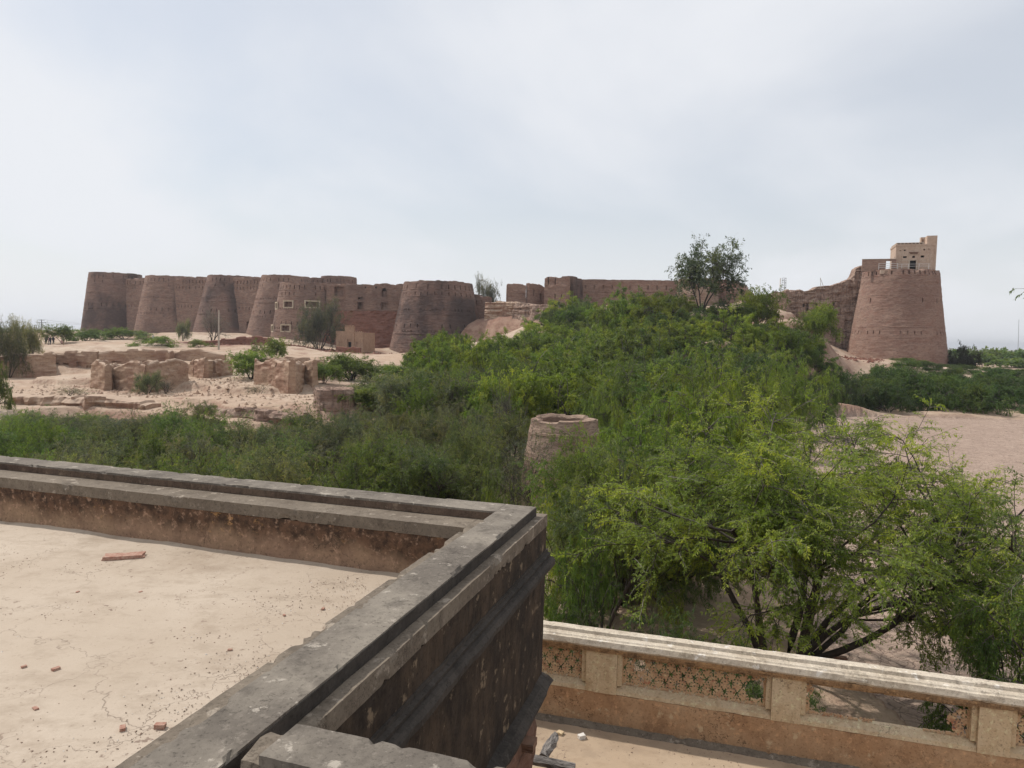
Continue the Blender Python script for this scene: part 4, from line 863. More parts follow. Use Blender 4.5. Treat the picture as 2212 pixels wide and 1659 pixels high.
def jali(s0, s1, seed, breaks=(), keep=None):
    g_ = .0085; xs = np.arange(s0, s1, g_); zs = np.arange(6.24, 6.76, g_); XG, ZG = np.meshgrid(xs+g_/2, zs+g_/2)
    hole = star_mask(XG-s0, ZG-6.24, 0)
    edge = (XG-s0 < .02) | (s1-XG < .02) | (ZG < 6.262) | (ZG > 6.738); hole &= ~edge
    wob = .03*fbm(XG*9+seed, ZG*9, 1, 3)
    for (cx, cz, rx, rz) in breaks: hole |= np.hypot((XG-cx)/rx, (ZG-cz)/rz) < 1+wob*8
    if keep is not None: hole |= ~keep(XG, ZG, wob)
    sol = ~hole; n, m = sol.shape; vx = np.arange(m+1)*g_+s0; vz = np.arange(n+1)*g_+6.24
    VX, VZ = np.meshgrid(vx, vz); y0 = .10+.004*fbm(VX*12, VZ*12, seed, 3); y1 = y0+.022
    V = np.concatenate([np.stack([VX, y0, VZ], -1).reshape(-1, 3), np.stack([VX, y1, VZ], -1).reshape(-1, 3)]); N = (n+1)*(m+1)
    id_ = np.arange(N).reshape(n+1, m+1); a, b, c, d = id_[:-1, :-1], id_[:-1, 1:], id_[1:, 1:], id_[1:, :-1]
    fs = [np.stack([a[sol], b[sol], c[sol], d[sol]], 1), np.stack([a[sol], d[sol], c[sol], b[sol]], 1)+N]
    pad = np.pad(sol, 1)
    for (sh, p, q) in (((0, 1), a, b), ((2, 1), d, c), ((1, 0), a, d), ((1, 2), b, c)):
        nb = pad[sh[0]:sh[0]+n, sh[1]:sh[1]+m]; e_ = sol & ~nb
        fs.append(np.stack([p[e_], q[e_], q[e_]+N, p[e_]+N], 1))
    o = link('star_screen', mesh('star_screen', TB(V), fs, M_JALI), ba)
    return o
for i in range(len(posts)-1):
    a = posts[i][1]; b = posts[i+1][0]
    # frame: sloping sill, jambs, lintel
    extrude('sill', [(-.005, 6.19), (.16, 6.19), (.16, 6.30), (.09, 6.295), (.01, 6.24)], a+.002, b-.002, TB, M_POST, ba, .05, .004, .006, 60+i, maxe=.04)
    extrude('jamb', [(.03, 6.303), (.16, 6.303), (.16, 6.755), (.03, 6.755)], a+.002, a+.065, TB, M_POST, ba, .03, .003, .004, 70+i)
    extrude('jamb', [(.03, 6.303), (.16, 6.303), (.16, 6.755), (.03, 6.755)], b-.065, b-.002, TB, M_POST, ba, .03, .003, .004, 80+i)
    extrude('lintel', [(.02, 6.715), (.16, 6.715), (.16, 6.757), (.02, 6.757)], a+.067, b-.067, TB, M_CAPUNDER, ba, .05, .004, .01, 90+i)
    if i == 3-1: jali(a+.06, b-.06, i, breaks=((-1.90, 6.60, .075, .085), (-.42, 6.50, .115, .135)))
    elif i == 3:
        o = jali(a+.06, b-.06, i, keep=lambda X, Z, w: (X < .27+.35*np.clip(Z-6.56, 0, 1)*2+w*2) & (Z > 6.2) & ((Z < 6.36+w) | (Z > 6.55) | (X < .25)) | (Z < 6.335+w) & (X < 1.0) | (X > 1.93+w*2-.12*np.sin((Z-6.3)*9)) | (Z < 6.33+w) & (X > 1.55) | (Z > 6.70+w))
        o['label'] = 'star screen almost wholly broken away'
    else: jali(a+.06, b-.06, i)

# wooden beam ends and loose things
def beam(u, v, zz, ang, ln, r, label):
    p = PZ(u, v, zz); mb = MB()
    n = 9; t = np.arange(n)*2*np.pi/n; rr_ = np.random.default_rng(int(u)); V = []; ks = 7
    for i in range(ks):
        q = r*(1+.12*rr_.normal(size=n)); V += [(ln*i/(ks-1), q[j]*math.cos(t[j])+.01*rr_.normal(), q[j]*math.sin(t[j])) for j in range(n)]
    f = [(i*n+j, i*n+(j+1) % n, (i+1)*n+(j+1) % n, (i+1)*n+j) for i in range(ks-1) for j in range(n)]+[tuple(range(n))[::-1], tuple(range((ks-1)*n, ks*n))]
    o = link('wooden_beam', mesh('wooden_beam', V, f, M_WOOD)); o.location = p; o.rotation_euler = (0, .06, ang)
    tag(o, label, 'beam', 'beams lying by the palace wall'); return o
beam(1120, 1634, 6.45, math.radians(-13), .62, .05, 'cracked dark grey beam end pointing right at the bottom centre')
beam(1172, 1640, 6.25, math.radians(72), .55, .06, 'pale grey split beam end standing behind the darker beam')
def chunk(name, pos, size, seed, mat, label, cat, rz=0.0, group=None, tilt=0.0):
    r_ = np.random.default_rng(seed); n = 5
    g1 = np.linspace(-1, 1, n); V = []; F_ = []
    import itertools
    key = {}
    for ax in range(3):
        for sgn in (-1, 1):
            for i in range(n-1):
                for j in range(n-1):
                    q = []
                    for (di, dj) in ((0, 0), (1, 0), (1, 1), (0, 1)):
                        a = [0, 0, 0]; a[ax] = sgn; a[(ax+1) % 3] = g1[i+di]; a[(ax+2) % 3] = g1[j+dj]; k = tuple(np.round(a, 3))
                        if k not in key: key[k] = len(V); V.append(a)
                        q.append(key[k])
                    F_.append(q if sgn > 0 else q[::-1])
    V = np.array(V, float); V += .16*np.stack([vnoise(V[:, 0]*1.3+seed, V[:, 1]*1.3, V[:, 2]*1.3+k*9) for k in range(3)], 1)
    V *= np.array(size)/2
    o = link(name, mesh(name, V, F_, mat)); o.location = (pos[0], pos[1], pos[2]+size[2]*.42); o.rotation_euler = (tilt, 0, rz); tag(o, label, cat, group); return o
p = PZ(268, 1206, 8.66); chunk('broken_brick', p, (.36, .13, .045), 3, M_BRICKBIT, 'large broken slab of red brick lying on the dusty roof by the parapet', 'brick', math.radians(16))
frs = [(346, 1573, .10, .05, 'small red brick chip on the roof nearest the foreground coping'), (265, 1576, .085, .035, 'thin red brick chip left of the angular one at the bottom of the roof'),
       (121, 1448, .085, .035, 'red brick chip at the left of the roof, halfway down'), (52, 1443, .055, .03, 'tiny red brick chip near the left edge of the roof'), (77, 1532, .07, .02, 'flat pale red flake at the lower left of the roof'),
       (168, 1280, .05, .02, 'dark brick crumb below the large broken slab'), (304, 1280, .05, .02, 'dark brick crumb to the right below the large slab'), (660+38, 1316, .06, .02, 'bright red chip on the roof close to the diagonal coping'),
       (614, 1330, .05, .02, 'small red chip on the roof left of the brightest one'), (497, 1462-57, .05, .02, 'red crumb in the middle of the dusty roof')]
for i, (u, v, a, h_, lb) in enumerate(frs): chunk('brick_fragment', PZ(u, v, 8.66), (a*.6, a*.36, h_*.6), 10+i, M_BRICKBIT, lb, 'brick fragment', rb_.uniform(0, 3), 'brick fragments on the roof')
chunk('black_scrap', PZ(748, 1222, 8.66), (.16, .05, .03), 40, M_MOULD, 'black scrap lying at the foot of the parapet', 'scrap', .1)
chunk('lime_chip', PZ(549, 1539-62, 8.66), (.05, .03, .02), 41, M_CHIP, 'white lime chip on the roof beside the diagonal coping', 'chip')
chunk('white_scrap', PZ(1106+150, 1244+350, 5.71), (.09, .07, .05), 42, M_CHIP, 'crumpled white scrap on the terrace floor', 'scrap', .4)
chunk('pale_scrap', PZ(1106+104, 1244+341, 5.71), (.08, .08, .03), 43, M_POST, 'flat cream scrap on the terrace left of the white one', 'scrap', 1.0)
chunk('loose_brick', np.array([*PZ(1816, 1424, 3)[:2], 2.98]), (.30, .15, .10), 44, M_BRICKBIT, 'yellowish brick lying on the bank edge behind the balustrade', 'brick', -.35)
chunk('loose_brick', np.array([*PZ(1744, 1394, 3)[:2], 2.98]), (.2, .13, .12), 45, M_RED, 'dark broken brick on the pale bank beside the tree trunk', 'brick', .5)
chunk('loose_brick', np.array([*PZ(1704, 1376, 3)[:2], 2.98]), (.2, .13, .10), 46, M_BRICKBIT, 'reddish brick half hidden behind the tree trunk', 'brick', .9)
# grit: fine loose chips on the roof (uncountable)
def grit(name, n, x0, x1, y0, y1, z0, T_, mat, parent, smin, smax, seed, dens=None):
    r_ = np.random.default_rng(seed); P_ = np.stack([r_.uniform(x0, x1, n), r_.uniform(y0, y1, n)], 1)
    if dens is not None: P_ = P_[r_.random(n) < dens(P_[:, 0], P_[:, 1])]
    n = len(P_); s = r_.uniform(smin, smax, n)*r_.random(n)**.5; a = r_.uniform(0, 6.28, n)
    tet = np.array([(1, 0, 0), (-.5, .5, 0), (-.6, -.6, 0), (0, 0, .55), ])
    V = tet[None]*s[:, None, None]; c, s_ = np.cos(a)[:, None], np.sin(a)[:, None]
    X_ = V[..., 0]*c-V[..., 1]*s_+P_[:, :1]; Y_ = V[..., 0]*s_+V[..., 1]*c+P_[:, 1:]; Z_ = V[..., 2]+z0
    f = np.array([(0, 1, 3), (1, 2, 3), (2, 0, 3)])[None]+4*np.arange(n)[:, None, None]
    o = link(name, mesh(name, T_(np.stack([X_, Y_, Z_], -1).reshape(-1, 3)), f.reshape(-1, 3), mat), parent); o['kind'] = 'stuff'; return o
dn_ = lambda x, y: np.clip(.25+1.6*fbm(x*.9, y*.9, 4, 3), 0.04, 1)
g1_ = grit('grit', 26000, -9.3, -.7, -5.5, -.7, ZR+.003, TL, M_GRIT, None, .004, .013, 1, dn_); tag(g1_, 'fine dark grit and crumbs scattered on the roof', 'grit')
g2_ = grit('lime_crumbs', 3500, -9.3, -.7, -5.5, -.7, ZR+.002, TL, M_CHIP, None, .004, .012, 2, dn_); tag(g2_, 'tiny white lime crumbs scattered on the roof', 'crumbs')
g3_ = grit('terrace_grit', 2500, -3, 3, -3.5, -.1, 5.704, TB, M_GRIT, None, .006, .02, 3, dn_); tag(g3_, 'loose grit on the terrace along the balustrade', 'grit')

# ------------------------------------------------------------------ vegetation
def norm(a): return a/(np.linalg.norm(a, axis=-1, keepdims=True)+1e-9)
def grow_poly(r_, P0, D0, Ln, k, grav, wob):
    N = len(P0); P = np.zeros((N, k+1, 3)); P[:, 0] = P0; D = D0.copy()
    for i in range(k):
        D = norm(D+np.array([0, 0, -1])*grav*(i+1)/k+r_.normal(0, wob, (N, 3))); P[:, i+1] = P[:, i]+D*(Ln/k)[:, None]
    return P
def children(r_, P, n, t0, t1, amin, amax, upb=0.0):
    N, K = P.shape[:2]; t = r_.uniform(t0, t1, (N, n))*(K-1); t[:, 0] = t1*(K-1)*.99; i = np.clip(t.astype(int), 0, K-2); f = (t-i)[..., None]
    a = P[np.arange(N)[:, None], i]; b = P[np.arange(N)[:, None], i+1]; pos = a*(1-f)+b*f; d = norm(b-a)
    an = r_.uniform(amin, amax, (N, n))[..., None]; q = r_.normal(0, 1, (N, n, 3)); q[..., 2] += upb; q = norm(q-(q*d).sum(-1, keepdims=True)*d)
    return pos.reshape(-1, 3), norm(d*np.cos(an)+q*np.sin(an)).reshape(-1, 3), np.repeat(np.arange(N), n)
def tubes(P, r0, r1, ns):
    N, K = P.shape[:2]; D = np.zeros_like(P); D[:, :-1] = P[:, 1:]-P[:, :-1]; D[:, -1] = D[:, -2]; D = norm(D)
    ref = np.where(np.abs(D[..., 2:3]) < .9, [[[0, 0, 1.0]]], [[[1.0, 0, 0]]]); A = norm(np.cross(D, ref)); B = np.cross(D, A)
    t = np.arange(ns)*2*np.pi/ns; R = (r0[:, None]+(r1-r0)[:, None]*np.linspace(0, 1, K)[None])[..., None, None]
    V = P[:, :, None]+R*(A[:, :, None]*np.cos(t)[None, None, :, None]+B[:, :, None]*np.sin(t)[None, None, :, None])
    idx = np.arange(N*K*ns).reshape(N, K, ns); j = np.roll(idx, -1, 2)
    f = np.stack([idx[:, :-1], j[:, :-1], j[:, 1:], idx[:, 1:]], -1).reshape(-1, 4); return V.reshape(-1, 3), f
def build_tree(seed, R=4.0, Ht=4.5, n0=6, n1=8, n2=9, n3=6, nl=24, leaf=.11, lw=.3, droop=.25, lean=(0, 0), el=(35, 75), twigs=True, bare=.05, r0=.07, flat=1.0, shell=1.0, base=.35, l1=.55, l2=.34, l3=.16, ends=None, trunkh=.55, lightb=.6, nlbase=0.15, spray=1.0, t0=.35):
    r_ = np.random.default_rng(seed)
    az_ = np.arange(n0)*2*np.pi/n0+r_.uniform(-.5, .5, n0); e_ = np.radians(r_.uniform(el[0], el[1], n0))
    D = np.stack([np.cos(az_)*np.cos(e_)+lean[0], np.sin(az_)*np.cos(e_)+lean[1], np.sin(e_)], 1)
    if ends is not None: D = np.array(ends, float); Ln0 = np.linalg.norm(D, axis=1); D = norm(D); n0 = len(D); az_ = np.arctan2(D[:, 1], D[:, 0])
    else: Ln0 = r_.uniform(.8, 1.1, n0)*Ht*trunkh/np.maximum(np.sin(e_), .45)
    P0 = np.stack([np.cos(az_)*base*.4, np.sin(az_)*base*.4, np.full(n0, -.3)], 1)
    L0 = grow_poly(r_, P0, norm(D), Ln0, 7, .12, .10)
    p, d, par = children(r_, L0, n1, t0, 1, .4, 1.1, .5); d[:, 2] = d[:, 2]*(.5+.5*flat)+.1; d = norm(d); ln = R*l1*r_.uniform(.6, 1.15, len(p)); L1 = grow_poly(r_, p, d, ln, 5, droop*.5, .13)
    p, d, par2 = children(r_, L1, n2, .3, 1, .4, 1.1, .35); d[:, 2] *= flat; d = norm(d); L2 = grow_poly(r_, p, d, R*l2*r_.uniform(.5, 1.2, len(p)), 4, droop, .13)
    p, d, par3 = children(r_, L2, n3, .15, 1, .35, 1.0, .1); d[:, 2] *= flat; d = norm(d); L3 = grow_poly(r_, p, d, R*l3*r_.uniform(.5, 1.3, len(p)), 3, droop*1.2, .12)
    vs = []; fs = []; tint = []; off = 0
    def addt(P, a, b, ns, tn):
        nonlocal off
        v, f = tubes(P, a, b, ns); vs.append(v); fs.append(f+off); tint.append(np.repeat(tn, P.shape[1]*ns)); off += len(v)
    rr0 = r0*r_.uniform(.75, 1.2, n0); addt(L0, rr0*1.25, rr0*.55, 7, np.full(n0, .05))
    a1 = rr0[par]*.5; addt(L1, a1, a1*.35, 5, r_.uniform(.0, .35, len(L1)))
    a2 = a1[par2]*.36; addt(L2, a2, a2*.35, 3, r_.uniform(0, lightb, len(L2))**1.5)
    if twigs:
        dead = r_.random(len(L3)) < .2; a3 = np.maximum(a2[par3]*.36, .0035)*np.where(dead, 1.6, 1.0); addt(L3, a3, a3*.4, 3, np.where(dead, .9, r_.uniform(0, lightb, len(L3))))
    wv = (np.vstack(vs), np.vstack(fs), np.concatenate(tint))
    # leaves
    keep = r_.random(len(L3)) > bare; deadclump = vnoise(L3[:, 0, 0]*.8+seed, L3[:, 0, 1]*.8, L3[:, 0, 2]*.8) < -.45; keep &= ~(deadclump & (r_.random(len(L3)) < .6))
    Q = L3[keep]; N = len(Q); t = r_.uniform(nlbase, 1, (N, nl))*3; i = np.clip(t.astype(int), 0, 2); f = (t-i)[..., None]
    a = Q[np.arange(N)[:, None], i]; b = Q[np.arange(N)[:, None], i+1]; pos = a*(1-f)+b*f; d = norm(b-a)
    side = norm(np.cross(d, r_.normal(0, 1, (N, 1, 3))+np.array([0, 0, .8])))*np.where(r_.random((N, nl, 1)) < .5, -1, 1)
    ax = norm(d*.55+side*spray+np.array([0, 0, -.35])+r_.normal(0, .3, (N, nl, 3))); L_ = leaf*r_.uniform(.6, 1.3, (N, nl, 1))
    w = norm(np.cross(ax, r_.normal(0, .5, (N, nl, 3))+np.array([0, 0, 1.0])))*L_*lw*.5
    V = np.stack([pos, pos+ax*L_*.5+w, pos+ax*L_, pos+ax*L_*.5-w], 2).reshape(-1, 3)
    clump = np.clip(.5+.45*vnoise(Q[:, 0, 0]*1.1, Q[:, 0, 1]*1.1, Q[:, 0, 2]*1.1+seed)+r_.normal(0, .10, N), 0, 1)
    tn = np.clip(clump[:, None]+r_.normal(0, .12, (N, nl)), 0, 1).ravel()
    lf = (V, np.arange(len(V)).reshape(-1, 4), np.repeat(tn, 4))
    return wv, lf
def tree_meshes(name, *a, **k):
    wv, lf = build_tree(*a, **k); out = []
    for nm, (v, f, t), m, s in (('trunk', wv, M_BARK, True), ('crown', lf, M_LEAF, False)):
        me = mesh(nm, v, f, m, s); at = me.attributes.new('tint', 'FLOAT', 'POINT'); at.data.foreach_set('value', t.astype(np.float32)); out.append(me)
    hh = np.percentile(lf[0][:, 2], 98.5) if len(lf[0]) else v[:, 2].max(); rad = np.percentile(np.hypot(lf[0][:, 0], lf[0][:, 1]), 97)
    return out[0], out[1], hh, rad
NEAR = [tree_meshes('n', 101, 4, 4.5, 7, 7, 8, 8, 30, leaf=.115, lw=.25, droop=.16, flat=.6),
        tree_meshes('n', 102, 4, 4.5, 6, 8, 8, 8, 30, leaf=.115, lw=.25, droop=.2, el=(30, 70), flat=.55),
        tree_meshes('n', 103, 4, 4.8, 5, 8, 8, 9, 28, leaf=.115, lw=.25, droop=.14, el=(45, 80), flat=.65)]
UMB = [tree_meshes('u', 141, 4, 4.6, 5, 6, 6, 14, 14, leaf=.18, lw=.32, droop=.16, twigs=False, el=(38, 64), t0=.6, l1=.62, l2=.25, l3=.14, flat=.35, lightb=1.0, r0=.10),
       tree_meshes('u', 142, 4, 4.4, 6, 6, 6, 14, 14, leaf=.18, lw=.32, droop=.2, twigs=False, el=(34, 66), t0=.6, l1=.6, l2=.25, l3=.14, flat=.35, lightb=1.0, r0=.10)]
MID = [tree_meshes('m', 111, 4, 4.5, 6, 8, 8, 7, 14, leaf=.20, lw=.34, droop=.34, twigs=False, t0=.5),
       tree_meshes('m', 112, 4, 4.2, 7, 7, 8, 7, 14, leaf=.20, lw=.34, droop=.42, twigs=False, el=(28, 65), t0=.55),
       tree_meshes('m', 113, 4, 5.2, 4, 8, 9, 7, 14, leaf=.20, lw=.34, droop=.3, twigs=False, el=(50, 80), t0=.55),
       tree_meshes('m', 114, 4, 3.2, 8, 8, 8, 6, 14, leaf=.22, lw=.34, droop=.75, twigs=False, el=(30, 60))]
NUMB = [tree_meshes('v', 151, 4, 4.6, 5, 7, 7, 15, 26, leaf=.115, lw=.25, droop=.2, el=(36, 64), t0=.55, l1=.62, l2=.27, l3=.14, flat=.4),
        tree_meshes('v', 152, 4, 4.4, 6, 6, 7, 15, 26, leaf=.115, lw=.25, droop=.25, el=(34, 66), t0=.55, l1=.6, l2=.27, l3=.14, flat=.4)]
SPARSE = tree_meshes('s', 121, 4, 5.5, 4, 7, 6, 5, 5, leaf=.16, lw=.4, droop=.15, el=(45, 80), bare=.35, lightb=.5)
BARE = tree_meshes('b', 122, 4, 5.0, 6, 7, 7, 5, 4, leaf=.12, lw=.3, droop=.05, el=(40, 80), bare=.6, lightb=1.0, r0=.11)
ROUND = tree_meshes('r', 123, 4, 6.5, 4, 9, 9, 6, 12, leaf=.22, lw=.36, droop=.12, el=(62, 82), trunkh=.6, bare=.15)
TAM = tree_meshes('t', 124, 4, 4.6, 6, 8, 9, 6, 12, leaf=.30, lw=.14, droop=.12, el=(35, 75), bare=.1, lightb=.4)
FARS = [tree_meshes('f', 131, 4, 4, 5, 5, 5, 3, 6, leaf=.85, lw=.6, droop=.3, twigs=False, el=(20, 60)),
        tree_meshes('f', 132, 4, 5, 4, 5, 5, 3, 6, leaf=.8, lw=.6, droop=.3, twigs=False, el=(40, 75))]
G1 = (.160, .218, .046); G2 = (.112, .162, .045); G3 = (.145, .172, .075); G4 = (.070, .115, .036); GB = (.135, .148, .092); GD = (.030, .034, .020)
vr = random.Random(11)
def put(kind, x, y, ztop=None, R=4.0, col=G1, label='', cat='tree', group=None, name='mesquite_tree', zg=None, rz=None, h=None, sq=1.0):
    br, cr, hh, rad = kind; zg = gz(x, y) if zg is None else zg
    H_ = h if h is not None else max(.8, ztop-zg)
    s = R/rad; sz_ = H_/hh; s = max(s, min(sz_/1.3, 1.12*s))
    e = empty(name, (x, y, zg), rz if rz is not None else vr.uniform(0, 6.28), (s, s*sq, sz_)); tag(e, label, cat, group)
    for nm, me in (('trunk', br), ('crown', cr)):
        o = bpy.data.objects.new(nm, me); SC.collection.objects.link(o); o.parent = e
        if nm == 'crown':
            j = vr.uniform(.72, 1.25); o.color = (col[0]*j*vr.uniform(.9, 1.12), col[1]*j, col[2]*j*vr.uniform(.85, 1.2), 1)
    return e
def putuv(kind, u, vt, Y, rpx_, col, label, **k):
    p = PY(u, vt, Y); return put(kind, p[0], p[1], p[2], rpx_*Y/F*1.2, col, label, **k)

# the large tree behind the balustrade, reaching over the dry bed
SUNK = .25
hero = tree_meshes('h', 207, 5.2, 6.0, 7, 8, 9, 14, 34, leaf=.088, lw=.25, droop=.17, r0=.085, base=.9, l1=.50, l2=.27, l3=.115, bare=.02, t0=.45, flat=.5,
    ends=[(2.3, .8, 3.6), (1.2, -.5, 3.9), (-.8, .6, 4.8), (-2.6, .4, 3.7), (1.0, 1.6, 4.8), (3.3, -.1, 3.3), (-1.7, -.4, 4.1), (4.6, .9, 3.3), (.4, -.9, 3.2), (3.6, 1.8, 4.2)])
e = empty('mesquite_tree', (*PZ(1690, 1425, 3)[:2], 2.95)); tag(e, 'big bright green tree with dark forked trunks behind the balustrade', 'tree')
for nm, me in (('trunk', hero[0]), ('crown', hero[1])):
    o = bpy.data.objects.new(nm, me); SC.collection.objects.link(o); o.parent = e; o.color = (.22, .28, .055, 1)
# its neighbours left of it, behind the palace corner
for (u, vt, Y_, r_, c_, lb) in ((1310, 1030, 19, 185, G1, 'green tree behind the balustrade, between palace corner and big forked tree'),
        (1420, 900, 25, 200, G1, 'bright green tree just left of and behind the big forked tree'),
        (1270, 1180, 15.5, 90, G2, 'lower darker bush against the balustrade by the palace corner'),
        (1560, 850, 29, 160, G1, 'green tree crown rising behind the big forked tree')):
    putuv(NUMB[int(u) % 2], u, vt, Y_, r_, c_, lb)
put(NUMB[0], 11.2, 14.0, 5.9, 2.9, (.085, .14, .032), 'dark green bush in the lower right corner beyond the balustrade', name='mesquite_bush', zg=1.8)
for (x_, y_, h_, R_) in ((.7, 13.8, 2.4, 1.3), (2.2, 13.3, 2.4, 1.4), (3.5, 12.8, 2.4, 1.4), (4.9, 12.9, 2.0, 1.2)): put(NEAR[0], x_, y_, None, R_, G4, 'low dark bush added behind the star screens to darken their holes', cat='bush', group='low bushes added behind the balustrade', name='mesquite_bush', zg=2.9, h=h_)  # added bushes, stand in for shade seen through the screen holes
# tree off the right edge whose twigs hang into the picture
drp = tree_meshes('d', 205, 2.0, 6, 4, 6, 6, 6, 14, leaf=.09, lw=.26, droop=.30, r0=.05, bare=.05, t0=.5, ends=[(-3.6, .2, 6.4), (-3.75, .3, 10.3), (-3.0, 1.0, 4.9), (-2.6, -.5, 7.0), (-3.2, .5, 5.6), (.5, .5, 6.5)])
e = empty('mesquite_tree', (14.9, 15.2, 1.75)); tag(e, 'tree standing past the right edge, only its hanging twigs in the picture', 'tree')
for nm, me in (('trunk', drp[0]), ('crown', drp[1])):
    o = bpy.data.objects.new(nm, me); SC.collection.objects.link(o); o.parent = e; o.color = (.12, .165, .045, 1)

# thickets: many trees nobody could single out, one label for each stretch
def thicket(poly, sp, kinds, ztf, Rr, cols, label, group, jit=.5, seed=0, skip=None, name='mesquite_bush'):
    r_ = random.Random(seed); xs = [p[0] for p in poly]; ys = [p[1] for p in poly]; n = 0
    def inside(x, y):
        c = False; j = len(poly)-1
        for i in range(len(poly)):
            if (poly[i][1] > y) != (poly[j][1] > y) and x < (poly[j][0]-poly[i][0])*(y-poly[i][1])/(poly[j][1]-poly[i][1])+poly[i][0]: c = not c
            j = i
        return c
    y = min(ys); row = 0
    while y < max(ys):
        x = min(xs)+(row % 2)*sp/2
        while x < max(xs):
            xx = x+r_.uniform(-jit, jit)*sp; yy = y+r_.uniform(-jit, jit)*sp
            if inside(xx, yy) and not (skip and skip(xx, yy)):
                k = kinds[r_.randrange(len(kinds))]; R = r_.uniform(*Rr); zg = gz(xx, yy); h = ztf(xx, yy)*r_.uniform(.8, 1.15)
                if h > .5:
                    lb, gp = label(xx, yy) if callable(label) else (label, group)
                    put(k, xx, yy, None, R, cols[r_.randrange(len(cols))], lb, 'tree' if 'tree' in name else 'bush', gp, name, zg=zg, h=h); n += 1
            x += sp
        y += sp*.87; row += 1
    return n
U = lambda u, Y: PY(u, 800, Y)[0]
wellx, welly = r1[0].location[0], r1[0].location[1]
nw = lambda x, y: math.hypot(x-wellx, y-welly) < 4.6 or (14 < y < welly and -4.6 < x-wellx*y/welly < 1.0)
def lcap(x, y):
    u = 1106+F*x/y; c = float(np.interp(u, [-100, 200, 420, 470, 650, 700, 770, 860, 960, 1100], [905, 895, 902, 925, 925, 880, 842, 815, 790, 780]))
    return PY(u, c, y)[2]-gz(x, y)
def ridge_lab(x, y):
    u = 1106+F*x/y; far = y > 96; a = 'upper slope' if far else 'lower slope'
    w = 'below the square brick stub' if u < 1290 else ('below the long low fort wall' if u < 1450 else ('under the tall dark tree' if u < 1600 else 'towards the eroded wall'))
    return 'green tree on the %s of the ridge, %s' % (a, w), 'trees on the %s of the ridge, %s' % (a, w)
def left_lab(x, y):
    u = 1106+F*x/y; w = 'far left' if u < 150 else ('left' if u < 320 else 'middle'); a = 'front row' if y < 40 else ('middle row' if y < 50 else 'back row below the red bank')
    return 'olive bush beyond the %s of the parapet, %s' % (w, a), 'thorn bushes beyond the %s of the parapet, %s' % (w, a)
def mid_lab(x, y):
    u = 1106+F*x/y; w = 'below the blocky mud ruin' if u < 640 else ('below the low round stump' if u < 800 else 'below the broad bastion'); a = 'nearest the parapet' if y < 38 else 'farther back'
    return 'grey-green thorn bush %s, %s' % (w, a), 'grey-green bushes %s, %s' % (w, a)
def right_lab(x, y):
    u = 1106+F*x/y; w = 'left of the red tower' if u < 1840 else ('below the red tower' if u < 2050 else 'at the right edge'); a = 'front row on the dry bed' if y < 108 else 'row behind'
    return 'dark green drooping bush %s, %s' % (w, a), 'drooping bushes %s, %s' % (w, a)
# left band below the parapet
thicket([(U(-120, 26), 27), (U(420, 26), 27), (U(430, 54), 55), (U(250, 58), 58), (U(-140, 60), 60)], 3.3, NEAR, lambda x, y: min(3.2, lcap(x, y)*.93), (2.2, 3.2), (G3, G2, GB, G1), left_lab, None, seed=1)
thicket([(U(420, 26), 27), (U(900, 26), 27), (U(1060, 45), 46), (U(880, 52), 53), (U(660, 50), 51), (U(430, 54), 54)], 3.5, NEAR+NUMB[:1], lambda x, y: min(3.9, lcap(x, y)*.95), (2.2, 3.4), (GB, GB, G3, G2), mid_lab, None, seed=2, skip=nw)
thicket([(U(860, 22), 23), (U(1120, 22), 23), (U(1120, 50), 50), (U(900, 46), 46)], 3.0, NEAR, lambda x, y: 4.1, (2.0, 3.2), (GB, G3), 'tall grey-green thorn bush left of the round brick well tower', 'grey-green bushes left of the well tower', seed=3, skip=nw)
thicket([(U(690, 52), 54), (U(1130, 52), 54), (U(1200, 78), 78), (U(760, 72), 72)], 4.0, MID[:3]+NEAR[:1], lambda x, y: min(4.8, lcap(x, y)*.95), (2.8, 4.0), (G3, G2, G1, GB), 'green thorn tree between the low round stump and the well tower', 'thicket behind the well tower', seed=4, name='mesquite_tree', skip=nw)
thicket([(U(900, 80), 80), (U(1250, 80), 80), (U(1250, 112), 112), (U(960, 118), 118), (U(870, 96), 96)], 5.6, UMB, lambda x, y: 4.8, (3.2, 4.4), (G1, G1, G2), 'bright green tree on the slope below the broad bastion', 'green trees below the broad bastion', seed=5, name='mesquite_tree')
def cap_h(x, y, f):       # keeps crowns under the skyline of the green ridge seen in the photograph
    d = np.array([x, y, 0.0])-np.array([0, 0, H]); u = 1106+F*x/y
    return f(u)
sky_v = lambda u: np.interp(u, [1080, 1150, 1190, 1250, 1320, 1400, 1460, 1500, 1560, 1620, 1680, 1740, 1790, 1830, 1880], [735, 690, 655, 640, 622, 632, 655, 668, 655, 640, 632, 640, 668, 700, 900])
def ridge_h(x, y):
    u = 1106+F*x/y*1.0; zt_ = PY(u, float(sky_v(u)), y)[2]-gz(x, y); return min(5.5+1.6*vnoise(x*.12, y*.12), max(0, zt_)) if u < 1865 else 0
thicket([(U(1150, 56), 58), (U(1500, 50), 50), (U(1660, 66), 66), (U(1790, 84), 84), (U(1780, 104), 104), (U(1700, 124), 124), (U(1480, 120), 120), (U(1450, 165), 165), (U(1200, 168), 168), (U(1165, 128), 128), (U(1140, 90), 90)], 6.9, UMB, ridge_h, (4.0, 5.9), (G1, (.165, .215, .045), G2, (.09, .125, .045)), ridge_lab, None, seed=6, name='mesquite_tree', skip=lambda x, y: nw(x, y) or ridge_h(x, y) < 1.2 or bedmask(x-2, y) > .3)
